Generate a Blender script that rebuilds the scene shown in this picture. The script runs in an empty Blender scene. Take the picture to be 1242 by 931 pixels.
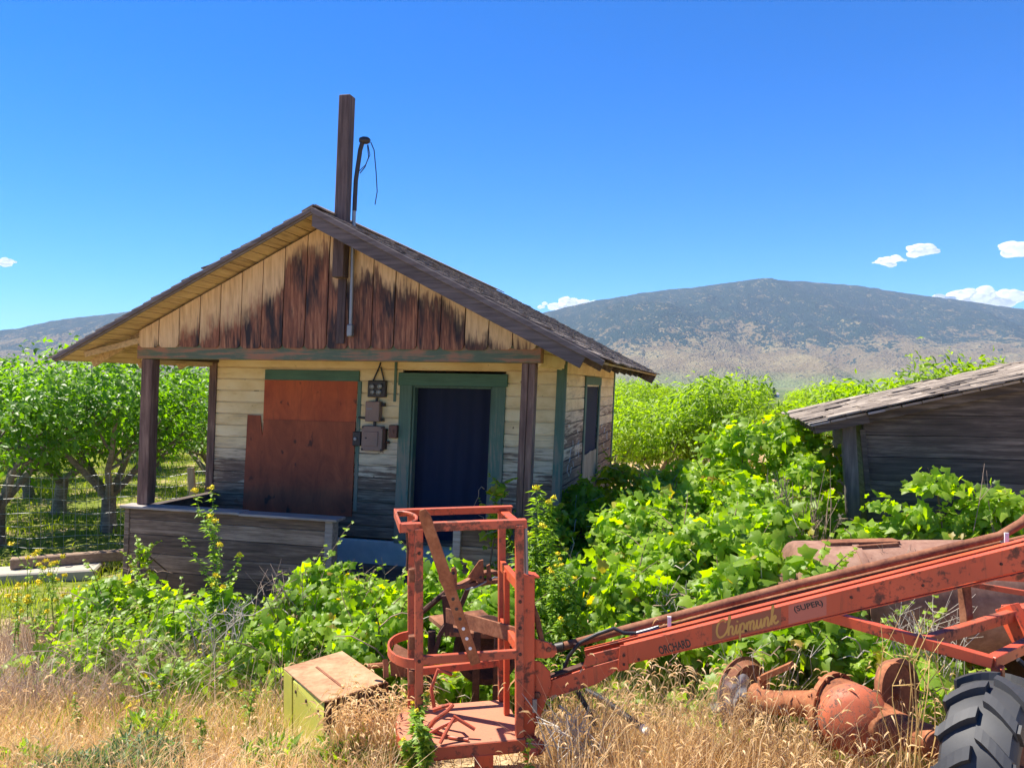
import bpy, math, random
import numpy as np
from mathutils import Vector, Matrix, noise as mnoise

R = math.radians
random.seed(7)
rng = np.random.default_rng(7)
sc = bpy.context.scene
col = sc.collection

# ------------------------------------------------------------------ camera, light, exposure
F, CX, HY = 980.0, 621.0, 460.0          # focal length in photo pixels, centre column, horizon row
EYE = Vector((0.0, 0.0, 2.8))
cam_d = bpy.data.cameras.new('camera')
cam = bpy.data.objects.new('camera', cam_d); col.objects.link(cam)
cam.location = EYE
cam.rotation_euler = (R(90) - math.atan((465.5 - HY) / F), 0, 0)
cam_d.sensor_width = 36.0; cam_d.lens = F / 1242 * 36.0
cam_d.clip_start = 0.05; cam_d.clip_end = 60000
sc.camera = cam

SUN_DIR = Vector((-0.92, 0.39, 0.0)).normalized()
SUN_EL = R(60)
SUN = Vector((SUN_DIR.x * math.cos(SUN_EL), SUN_DIR.y * math.cos(SUN_EL), math.sin(SUN_EL)))
world = bpy.data.worlds.new('World'); sc.world = world; world.use_nodes = True
wn = world.node_tree; wn.nodes.clear()
sky = wn.nodes.new('ShaderNodeTexSky'); sky.sky_type = 'NISHITA'; sky.sun_disc = False
sky.sun_elevation = SUN_EL
sky.sun_rotation = math.atan2(SUN_DIR.x, SUN_DIR.y)
sky.air_density = 0.7; sky.dust_density = 0.0; sky.ozone_density = 3.0; sky.altitude = 1000
hs = wn.nodes.new('ShaderNodeHueSaturation'); hs.inputs['Saturation'].default_value = 1.4; hs.inputs['Hue'].default_value = 0.5
bg = wn.nodes.new('ShaderNodeBackground'); bg.inputs[1].default_value = 0.11
wo = wn.nodes.new('ShaderNodeOutputWorld')
wn.links.new(sky.outputs[0], hs.inputs['Color']); mx = wn.nodes.new('ShaderNodeMix'); mx.data_type = 'RGBA'; mx.blend_type = 'MULTIPLY'; mx.inputs[0].default_value = 1; mx.inputs[7].default_value = (0.52, 0.82, 1.03, 1)
wn.links.new(hs.outputs[0], mx.inputs[6]); wn.links.new(mx.outputs[2], bg.inputs[0]); wn.links.new(bg.outputs[0], wo.inputs[0])
sun_d = bpy.data.lights.new('sun', 'SUN'); sun_d.energy = 5.0; sun_d.angle = R(0.5); sun_d.color = (1.0, 0.93, 0.82)
sun_o = bpy.data.objects.new('sun', sun_d); col.objects.link(sun_o)
sun_o.rotation_euler = (-SUN).to_track_quat('-Z', 'Y').to_euler()
sun_o.location = (-20, 10, 40)
sc.view_settings.view_transform = 'Standard'; sc.view_settings.look = 'None'
sc.view_settings.gamma = 1.0; sc.view_settings.use_curve_mapping = False
sc.view_settings.exposure = 1.25
sc.cycles.use_denoising = True
sc.cycles.max_bounces = 8; sc.cycles.volume_bounces = 0; sc.cycles.transparent_max_bounces = 8

# ------------------------------------------------------------------ helpers
def at(px, py, Y):
    return Vector(((px - CX) / F * Y, Y, EYE.z - (py - HY) / F * Y))

def smooth(a, b, t):
    t = min(1.0, max(0.0, (t - a) / (b - a)))
    return t * t * (3 - 2 * t)

def ground_z(x, y):
    s = smooth(2.5, 8.0, y)
    z = 0.85 * (1 - s) - 0.22 * smooth(0.3, 2.2, x) * (1 - smooth(7, 11, y))
    if y > 30: z -= 0.02 * (min(y, 1200) - 30) * smooth(30, 90, y)
    if y < 200 and abs(x) < 200:
        z += 0.05 * mnoise.noise((x * 0.9, y * 0.9, 3.3)) + 0.025 * mnoise.noise((x * 2.7, y * 2.7, 1.3))
    return z

def tag(o, label=None, cat=None, group=None, kind=None):
    if label: o['label'] = label
    if cat: o['category'] = cat
    if group: o['group'] = group
    if kind: o['kind'] = kind
    return o

def thing(name, loc, label, cat, group=None, rz=0.0):
    o = bpy.data.objects.new(name, None); col.objects.link(o)
    o.empty_display_size = 0.2
    o.location = loc; o.rotation_euler = (0, 0, rz)
    o['_orig'] = [float(loc[0]), float(loc[1]), float(loc[2])]
    return tag(o, label, cat, group)

def link(name, me, parent=None):
    o = bpy.data.objects.new(name, me); col.objects.link(o)
    if parent: o.parent = parent
    return o

class MB:
    """collects boxes, beams, tubes and prisms; build() links them as ONE mesh"""
    def __init__(s, xf=None):
        s.v = []; s.f = []; s.r = []; s.xf = xf
    def add(s, vs, fs, rnd=None):
        b = len(s.v); s.v += [Vector(v) for v in vs]
        rnd = random.random() if rnd is None else rnd
        for f in fs:
            s.f.append([i + b for i in f]); s.r.append(rnd)
        return s
    def box(s, lo, hi, rnd=None):
        x0, y0, z0 = lo; x1, y1, z1 = hi
        vs = [(x0, y0, z0), (x1, y0, z0), (x1, y1, z0), (x0, y1, z0), (x0, y0, z1), (x1, y0, z1), (x1, y1, z1), (x0, y1, z1)]
        return s.add(vs, [(0, 3, 2, 1), (4, 5, 6, 7), (0, 1, 5, 4), (1, 2, 6, 5), (2, 3, 7, 6), (3, 0, 4, 7)], rnd)
    def obox(s, c, ax, hx, ay, hy, az, hz, rnd=None):
        c = Vector(c); ax = Vector(ax) * hx; ay = Vector(ay) * hy; az = Vector(az) * hz
        vs = [c + sx * ax + sy * ay + sz * az for sz in (-1, 1) for sx, sy in ((-1, -1), (1, -1), (1, 1), (-1, 1))]
        return s.add(vs, [(0, 3, 2, 1), (4, 5, 6, 7), (0, 1, 5, 4), (1, 2, 6, 5), (2, 3, 7, 6), (3, 0, 4, 7)], rnd)
    def beam(s, p, q, w, h, up=(0, 0, 1), rnd=None):
        p = Vector(p); q = Vector(q); d = (q - p); L = d.length; d.normalize()
        side = d.cross(Vector(up)); 
        if side.length < 1e-4: side = d.cross(Vector((0, 1, 0)))
        side.normalize(); u = side.cross(d).normalized()
        return s.obox((p + q) / 2, d, L / 2, side, w / 2, u, h / 2, rnd)
    def tube(s, pts, r, n=8, cap=True, rnd=None):
        pts = [Vector(p) for p in pts]; m = len(pts)
        rs = r if isinstance(r, (list, tuple)) else [r] * m
        vs = []; fs = []
        ref = None
        for i, p in enumerate(pts):
            d = (pts[min(i + 1, m - 1)] - pts[max(i - 1, 0)])
            if d.length < 1e-9: d = Vector((0, 0, 1))
            d.normalize()
            if ref is None:
                ref = Vector((0, 0, 1)) if abs(d.z) < 0.9 else Vector((1, 0, 0))
            a = ref - d * ref.dot(d)
            if a.length < 1e-5: a = d.orthogonal()
            a.normalize(); ref = a
            b = d.cross(a)
            for k in range(n):
                t = 2 * math.pi * k / n
                vs.append(p + (a * math.cos(t) + b * math.sin(t)) * rs[i])
        for i in range(m - 1):
            for k in range(n):
                k2 = (k + 1) % n
                fs.append((i * n + k, i * n + k2, (i + 1) * n + k2, (i + 1) * n + k))
        if cap:
            fs.append(tuple(range(n - 1, -1, -1))); fs.append(tuple((m - 1) * n + k for k in range(n)))
        return s.add(vs, fs, rnd)
    def prism(s, poly, ext, rnd=None):
        n = len(poly); ext = Vector(ext)
        vs = [Vector(p) for p in poly] + [Vector(p) + ext for p in poly]
        fs = [tuple(range(n)), tuple(range(2 * n - 1, n - 1, -1))]
        for i in range(n):
            j = (i + 1) % n
            fs.append((i, i + n, j + n, j))
        return s.add(vs, fs, rnd)
    def lathe(s, c, axis, prof, n=24, rnd=None):
        """prof: (distance along axis, radius)"""
        c = Vector(c); axis = Vector(axis).normalized(); a = axis.orthogonal().normalized(); b = axis.cross(a)
        vs = []; fs = []
        for (t, r) in prof:
            for k in range(n):
                an = 2 * math.pi * k / n
                vs.append(c + axis * t + (a * math.cos(an) + b * math.sin(an)) * max(r, 1e-4))
        for i in range(len(prof) - 1):
            for k in range(n):
                k2 = (k + 1) % n
                fs.append((i * n + k, i * n + k2, (i + 1) * n + k2, (i + 1) * n + k))
        return s.add(vs, fs, rnd)
    def build(s, name, mat, parent=None, smooth=False, bevel=0.0, auto=None):
        me = bpy.data.meshes.new(name)
        vs = [s.xf(v) for v in s.v] if s.xf else s.v
        if parent is not None:
            p = parent
            while p.parent: p = p.parent
            if '_orig' in p and s.xf is None:
                o = Vector(p['_orig']); vs = [v - o for v in vs]
        me.from_pydata([tuple(v) for v in vs], [], s.f)
        at_ = me.attributes.new('rnd', 'FLOAT', 'FACE'); at_.data.foreach_set('value', s.r)
        me.materials.append(mat)
        me.validate(); me.update()
        import bmesh
        bm = bmesh.new(); bm.from_mesh(me); bmesh.ops.recalc_face_normals(bm, faces=bm.faces); bm.to_mesh(me); bm.free()
        if smooth:
            me.polygons.foreach_set('use_smooth', [True] * len(me.polygons))
            try: me.set_sharp_from_angle(angle=R(auto or 40))
            except Exception: pass
        ob = link(name, me, parent)
        if bevel:
            md = ob.modifiers.new('bevel', 'BEVEL'); md.width = bevel; md.segments = 1; md.limit_method = 'ANGLE'; md.angle_limit = R(40)
        return ob

def np_mesh(name, V, T, rnd_face, mat, parent=None, smooth=False):
    me = bpy.data.meshes.new(name)
    V = np.asarray(V, dtype=np.float32); T = np.asarray(T, dtype=np.int32)
    me.vertices.add(len(V)); me.vertices.foreach_set('co', V.ravel())
    nt = len(T)
    me.loops.add(nt * 3); me.loops.foreach_set('vertex_index', T.ravel())
    me.polygons.add(nt); me.polygons.foreach_set('loop_start', np.arange(0, nt * 3, 3, dtype=np.int32))
    a = me.attributes.new('rnd', 'FLOAT', 'FACE'); a.data.foreach_set('value', np.asarray(rnd_face, dtype=np.float32))
    me.materials.append(mat)
    me.update(calc_edges=True); me.validate()
    if smooth: me.polygons.foreach_set('use_smooth', [True] * nt)
    return link(name, me, parent)

def unit(a):
    return a / np.maximum(np.linalg.norm(a, axis=1, keepdims=True), 1e-6)

# leaf templates: (verts xyz with y to the tip, triangles)
def vine_template():
    half = [(0.20, -0.13), (0.46, -0.02), (0.42, 0.20), (0.54, 0.46), (0.27, 0.56)]
    out = [(0, 0.02)] + half + [(0, 0.98)] + [(-x, y) for x, y in half[::-1]]
    vs = [(0, 0.36, 0.0)] + [(x, y, -0.30 * abs(x) - 0.16 * max(0, y - 0.35) ** 1.3 - 0.05 * (i % 2)) for i, (x, y) in enumerate(out)]
    n = len(out)
    return np.array(vs), np.array([(0, 1 + i, 1 + (i + 1) % n) for i in range(n)])
def blade_template(w):
    vs = [(0, 0, 0), (w, 0.42, 0.09), (0, 0.5, -0.02), (-w, 0.42, 0.09), (0, 1.0, -0.14)]
    return np.array(vs), np.array([(0, 1, 2), (0, 2, 3), (1, 4, 2), (2, 4, 3)])
T_VINE, T_CHERRY, T_PEACH, T_NEEDLE = vine_template(), blade_template(0.26), blade_template(0.15), blade_template(0.08)

def leaves_mesh(name, P, N, T, S, tpl, mat, parent=None, rnd=None):
    tv, tt = tpl; n = len(P)
    N = unit(N); T = unit(T - N * np.sum(T * N, axis=1, keepdims=True)); B = np.cross(T, N)
    V = P[:, None, :] + S[:, None, None] * (tv[None, :, 0:1] * B[:, None, :] + tv[None, :, 1:2] * T[:, None, :] + tv[None, :, 2:3] * N[:, None, :])
    k = len(tv)
    TT = tt[None, :, :] + (np.arange(n) * k)[:, None, None]
    rnd = rng.random(n) if rnd is None else rnd
    if parent is not None and '_orig' in parent:
        V = V - np.array(parent['_orig'])[None, None, :]
    return np_mesh(name, V.reshape(-1, 3), TT.reshape(-1, 3), np.repeat(rnd, len(tt)), mat, parent)

# ------------------------------------------------------------------ materials
class NT:
    def __init__(s, name):
        s.m = bpy.data.materials.new(name); s.m.use_nodes = True
        s.t = s.m.node_tree; s.t.nodes.clear()
        s.out = s.n('ShaderNodeOutputMaterial')
    def n(s, kind, **kw):
        nd = s.t.nodes.new(kind)
        for k, v in kw.items(): setattr(nd, k, v)
        return nd
    def l(s, a, b): s.t.links.new(a, b)
    def set(s, sock, v):
        if hasattr(v, 'is_linked') or hasattr(v, 'links'): s.l(v, sock)
        else: sock.default_value = v
    def coord(s, kind='Object'): return s.n('ShaderNodeTexCoord').outputs[kind]
    def mapping(s, vec, scale=(1, 1, 1), rnd=False):
        m = s.n('ShaderNodeMapping'); m.inputs['Scale'].default_value = scale
        s.l(vec, m.inputs['Vector'])
        if rnd:
            a = s.attr(); c = s.n('ShaderNodeCombineXYZ')
            k = s.math('MULTIPLY', a, 57.3)
            for i in range(3): s.l(k, c.inputs[i])
            s.l(c.outputs[0], m.inputs['Location'])
        return m.outputs[0]
    def attr(s): return s.n('ShaderNodeAttribute', attribute_name='rnd').outputs['Fac']
    def noise(s, vec, scale, detail=4, rough=0.6, dist=0.0):
        t = s.n('ShaderNodeTexNoise'); t.inputs['Scale'].default_value = scale; t.inputs['Detail'].default_value = detail
        t.inputs['Roughness'].default_value = rough; t.inputs['Distortion'].default_value = dist
        s.l(vec, t.inputs['Vector']); return t.outputs['Fac']
    def math(s, op, a, b=0.0, c=None, clamp=False):
        m = s.n('ShaderNodeMath', operation=op, use_clamp=clamp)
        s.set(m.inputs[0], a); s.set(m.inputs[1], b)
        if c is not None: s.set(m.inputs[2], c)
        return m.outputs[0]
    def step(s, v, a, b):
        m = s.n('ShaderNodeMapRange', clamp=True); s.set(m.inputs['Value'], v)
        m.inputs['From Min'].default_value = a; m.inputs['From Max'].default_value = b
        return m.outputs[0]
    def ramp(s, fac, stops):
        r = s.n('ShaderNodeValToRGB'); e = r.color_ramp.elements
        while len(e) < len(stops): e.new(0.5)
        for i, (p, c) in enumerate(stops):
            e[i].position = p; e[i].color = (c[0], c[1], c[2], 1)
        s.l(fac, r.inputs[0]); return r.outputs[0]
    def mix(s, fac, a, b, mode='MIX'):
        m = s.n('ShaderNodeMix', data_type='RGBA', blend_type=mode)
        s.set(m.inputs[0], fac)
        s.set(m.inputs[6], (*a, 1) if isinstance(a, tuple) and len(a) == 3 else a)
        s.set(m.inputs[7], (*b, 1) if isinstance(b, tuple) and len(b) == 3 else b)
        return m.outputs[2]
    def sep(s, vec):
        x = s.n('ShaderNodeSeparateXYZ'); s.l(vec, x.inputs[0]); return x.outputs
    def finish(s, color, rough=0.8, metal=0.0, bump=None, strength=0.4, dist=0.01, spec=0.5):
        b = s.n('ShaderNodeBsdfPrincipled')
        s.set(b.inputs['Base Color'], (*color, 1) if isinstance(color, tuple) else color)
        s.set(b.inputs['Roughness'], rough); s.set(b.inputs['Metallic'], metal)
        b.inputs['Specular IOR Level'].default_value = spec
        if bump is not None:
            bp = s.n('ShaderNodeBump'); bp.inputs['Strength'].default_value = strength; bp.inputs['Distance'].default_value = dist
            s.l(bump, bp.inputs['Height']); s.l(bp.outputs[0], b.inputs['Normal'])
        s.l(b.outputs[0], s.out.inputs[0])
        return s.m

AX = {'x': (1.0, 14, 14), 'y': (14, 1.0, 14), 'z': (14, 14, 1.0)}
def wood(name, dark, mid, pale, axis='x', rough=0.85, gl=(0.3, 0.5, 0.72)):
    t = NT(name); o = t.coord()
    g = t.noise(t.mapping(o, AX[axis], True), 2.2, 6, 0.65, 0.3)
    big = t.noise(t.mapping(o, (1, 1, 1), True), 1.7, 3)
    f = t.math('ADD', t.math('MULTIPLY', g, 0.75), t.math('MULTIPLY', big, 0.25))
    f = t.math('ADD', f, t.math('MULTIPLY', t.math('SUBTRACT', t.attr(), 0.5), 0.14))
    c = t.ramp(f, [(gl[0], dark), (gl[1], mid), (gl[2], pale)])
    return t.finish(c, rough, bump=g, strength=0.5, dist=0.006)

def siding_mat(name, lowz, axis='x'):
    """cream paint above, worn to grey brown bare boards lower down"""
    t = NT(name); o = t.coord(); z = t.sep(o)[2]
    g = t.noise(t.mapping(o, AX[axis], True), 2.5, 6, 0.65, 0.4)
    b = t.noise(t.mapping(o, (1.2, 1.2, 2.5), True), 1.6, 4, 0.6)
    paint = t.ramp(b, [(0.3, (0.66, 0.48, 0.23)), (0.52, (0.82, 0.64, 0.36)), (0.75, (0.88, 0.74, 0.48))])
    bare = t.ramp(g, [(0.28, (0.075, 0.044, 0.028)), (0.5, (0.205, 0.128, 0.082)), (0.75, (0.46, 0.33, 0.22))])
    pale = t.ramp(g, [(0.3, (0.44, 0.33, 0.20)), (0.7, (0.78, 0.63, 0.43))])
    h = t.math('ADD', z, t.math('MULTIPLY', t.math('SUBTRACT', t.attr(), 0.5), 0.5))
    h = t.math('ADD', h, t.math('MULTIPLY', t.math('SUBTRACT', b, 0.5), 1.1))
    h = t.math('ADD', h, t.math('MULTIPLY', t.math('SUBTRACT', g, 0.5), 1.2))
    k1 = t.step(h, lowz + 0.05, lowz + 0.45)
    k0 = t.step(h, lowz - 0.35, lowz - 0.1)
    c = t.mix(k0, bare, pale); c = t.mix(k1, c, paint)
    c = t.mix(t.math('MULTIPLY', t.step(g, 0.62, 0.75), 0.6), c, (0.16, 0.09, 0.05))
    kn = t.noise(t.mapping(o, (3, 3, 3), True), 3.0, 2)
    c = t.mix(t.step(kn, 0.70, 0.75), c, (0.20, 0.10, 0.05))
    return t.finish(c, 0.85, bump=g, strength=0.35, dist=0.005)

def gable_mat():
    t = NT('stained_gable_boards'); o = t.coord(); s = t.sep(o)
    dx = t.math('ABSOLUTE', t.math('SUBTRACT', s[0], 2.55))
    d = t.math('SUBTRACT', t.math('SUBTRACT', 4.62, t.math('MULTIPLY', dx, 0.5)), s[2])   # distance below the rake
    g = t.noise(t.mapping(o, AX['z'], True), 2.2, 6, 0.65, 0.3)
    b = t.noise(t.mapping(o, (2.2, 2.2, 1.1), True), 1.5, 4, 0.6)
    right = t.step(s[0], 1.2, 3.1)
    lim = t.math('SUBTRACT', 0.32, t.math('MULTIPLY', right, 0.0))
    lim = t.math('ADD', lim, t.math('MULTIPLY', t.math('SUBTRACT', t.attr(), 0.5), 0.34))
    h = t.math('SUBTRACT', d, lim)
    h = t.math('ADD', h, t.math('MULTIPLY', t.math('SUBTRACT', b, 0.5), 0.8))
    h = t.math('ADD', h, t.math('MULTIPLY', t.math('SUBTRACT', g, 0.5), 0.8))
    pale = t.ramp(g, [(0.3, (0.40, 0.26, 0.135)), (0.5, (0.62, 0.43, 0.23)), (0.75, (0.76, 0.57, 0.34))])
    red = t.ramp(g, [(0.3, (0.07, 0.027, 0.017)), (0.5, (0.225, 0.082, 0.042)), (0.72, (0.46, 0.22, 0.11))])
    dk = t.noise(t.mapping(o, (5, 5, 0.9), True), 1.4, 4, 0.65)
    red = t.mix(t.step(dk, 0.47, 0.62), red, (0.022, 0.016, 0.018))
    k = t.step(h, -0.10, 0.14)
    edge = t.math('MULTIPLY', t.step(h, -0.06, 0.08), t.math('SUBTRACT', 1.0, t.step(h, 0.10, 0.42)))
    c = t.mix(k, pale, red)
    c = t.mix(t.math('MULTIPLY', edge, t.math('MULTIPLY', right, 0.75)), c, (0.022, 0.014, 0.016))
    return t.finish(c, 0.8, bump=g, strength=0.4, dist=0.005)

def painted_worn(name, paint, under, axis='z', amt=0.55, low=None):
    t = NT(name); o = t.coord()
    g = t.noise(t.mapping(o, AX[axis], True), 2.0, 6, 0.65, 0.3)
    b = t.noise(t.mapping(o, (1, 1, 1), True), 3.0, 4)
    f = t.math('ADD', t.math('MULTIPLY', g, 0.6), t.math('MULTIPLY', b, 0.4))
    if low is not None:
        z = t.sep(o)[2]
        f = t.math('ADD', f, t.math('MULTIPLY', t.math('SUBTRACT', low, z), 0.14))
    p2 = tuple(min(1, c * 1.5) for c in paint)
    c = t.mix(t.step(f, 0.35, 0.6), paint, p2)
    c = t.mix(t.step(f, amt, amt + 0.1), c, under)
    return t.finish(c, 0.75, bump=g, strength=0.35, dist=0.004)

def rusty_paint(name, paint, rust=(0.13, 0.045, 0.022), amt=0.55, rough=0.5, scale=7.0, dark=(0.05, 0.025, 0.018)):
    t = NT(name); o = t.coord()
    a = t.noise(o, scale, 7, 0.7); b = t.noise(o, scale * 5, 5, 0.65); c_ = t.noise(o, 1.6, 3)
    f = t.math('ADD', t.math('MULTIPLY', a, 0.6), t.math('MULTIPLY', b, 0.4))
    f = t.math('ADD', f, t.math('MULTIPLY', t.math('SUBTRACT', c_, 0.5), 0.25))
    p = t.mix(t.step(c_, 0.3, 0.7), tuple(x * 0.78 for x in paint), tuple(min(1, x * 1.2) for x in paint))
    fade = t.noise(o, 3.1, 5, 0.7)
    p = t.mix(t.math('MULTIPLY', t.step(fade, 0.48, 0.68), 0.25), p, (min(1, .6 * paint[0] + .2), .6 * paint[1] + .085, .6 * paint[2] + .035))
    runs = t.noise(t.mapping(o, (16, 16, 1.6)), 1.8, 4, 0.7)
    p = t.mix(t.math('MULTIPLY', t.step(runs, 0.57, 0.72), 0.5), p, rust)
    k = t.step(f, amt, amt + 0.06)
    c = t.mix(k, p, rust)
    c = t.mix(t.step(f, amt + 0.09, amt + 0.16), c, dark)
    rr = t.math('ADD', t.math('MULTIPLY', k, 0.35), rough)
    return t.finish(c, rr, bump=f, strength=0.25, dist=0.004)

def rust_mat(name, a=(0.085, 0.03, 0.018), b=(0.21, 0.082, 0.04), c=(0.34, 0.16, 0.085), scale=6.0):
    t = NT(name); o = t.coord()
    n1 = t.noise(o, scale, 7, 0.7); n2 = t.noise(o, scale * 9, 4, 0.6)
    f = t.math('ADD', t.math('MULTIPLY', n1, 0.7), t.math('MULTIPLY', n2, 0.3))
    cc = t.ramp(f, [(0.34, a), (0.5, b), (0.68, c)])
    return t.finish(cc, 0.8, bump=f, strength=0.35, dist=0.004, spec=0.3)

def leaf_mat(name, dark, mid, pale, trans=0.42, rough=0.45, spec=0.4, dead=None, tint=(1.0, 1.0, 0.5), tv=2.6):
    t = NT(name)
    c = t.ramp(t.attr(), [(0.0, dark), (0.5, mid), (0.97, pale), (0.995, dead or pale)])
    o = t.coord()
    n = t.noise(o, 1.3, 3)
    c = t.mix(t.math('MULTIPLY', t.step(n, 0.35, 0.7), 0.45), c, tuple(x * 1.35 for x in pale))
    b = t.n('ShaderNodeBsdfPrincipled'); t.l(c, b.inputs['Base Color']); b.inputs['Roughness'].default_value = rough
    b.inputs['Specular IOR Level'].default_value = spec
    tr = t.n('ShaderNodeBsdfTranslucent')
    tc = t.mix(1.0, c, tint, 'MULTIPLY')
    hsv = t.n('ShaderNodeHueSaturation'); hsv.inputs['Value'].default_value = tv; hsv.inputs['Saturation'].default_value = 1.1
    t.l(tc, hsv.inputs['Color']); t.l(hsv.outputs[0], tr.inputs[0])
    m = t.n('ShaderNodeMixShader'); m.inputs[0].default_value = trans
    t.l(b.outputs[0], m.inputs[1]); t.l(tr.outputs[0], m.inputs[2]); t.l(m.outputs[0], t.out.inputs[0])
    return t.m

def plywood_mat(name, a, b):
    t = NT(name); o = t.coord()
    n = t.noise(t.mapping(o, (1.5, 1.5, 0.7), True), 2.2, 6, 0.7, 0.6); f = t.noise(t.mapping(o, (9, 9, 0.8), True), 4.0, 4, 0.6)
    c = t.mix(t.step(n, 0.32, 0.66), a, b)
    c = t.mix(t.math('MULTIPLY', t.step(f, 0.55, 0.75), 0.35), c, (0.12, 0.04, 0.02))
    k = t.noise(t.mapping(o, (1.6, 1.6, 1.0), True), 4.5, 2, 0.5)
    c = t.mix(t.step(k, 0.66, 0.72), c, (0.10, 0.03, 0.016))
    return t.finish(c, 0.75, bump=f, strength=0.25, dist=0.003)

def plain(name, c, rough=0.7, metal=0.0, var=0.3, scale=9.0, spec=0.5, strength=0.2):
    t = NT(name); n = t.noise(t.coord(), scale, 5, 0.65)
    k = t.mix(n, tuple(x * (1 - var) for x in c), tuple(min(1, x * (1 + var)) for x in c))
    return t.finish(k, rough, metal, bump=n, strength=strength, dist=0.004, spec=spec)

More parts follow.
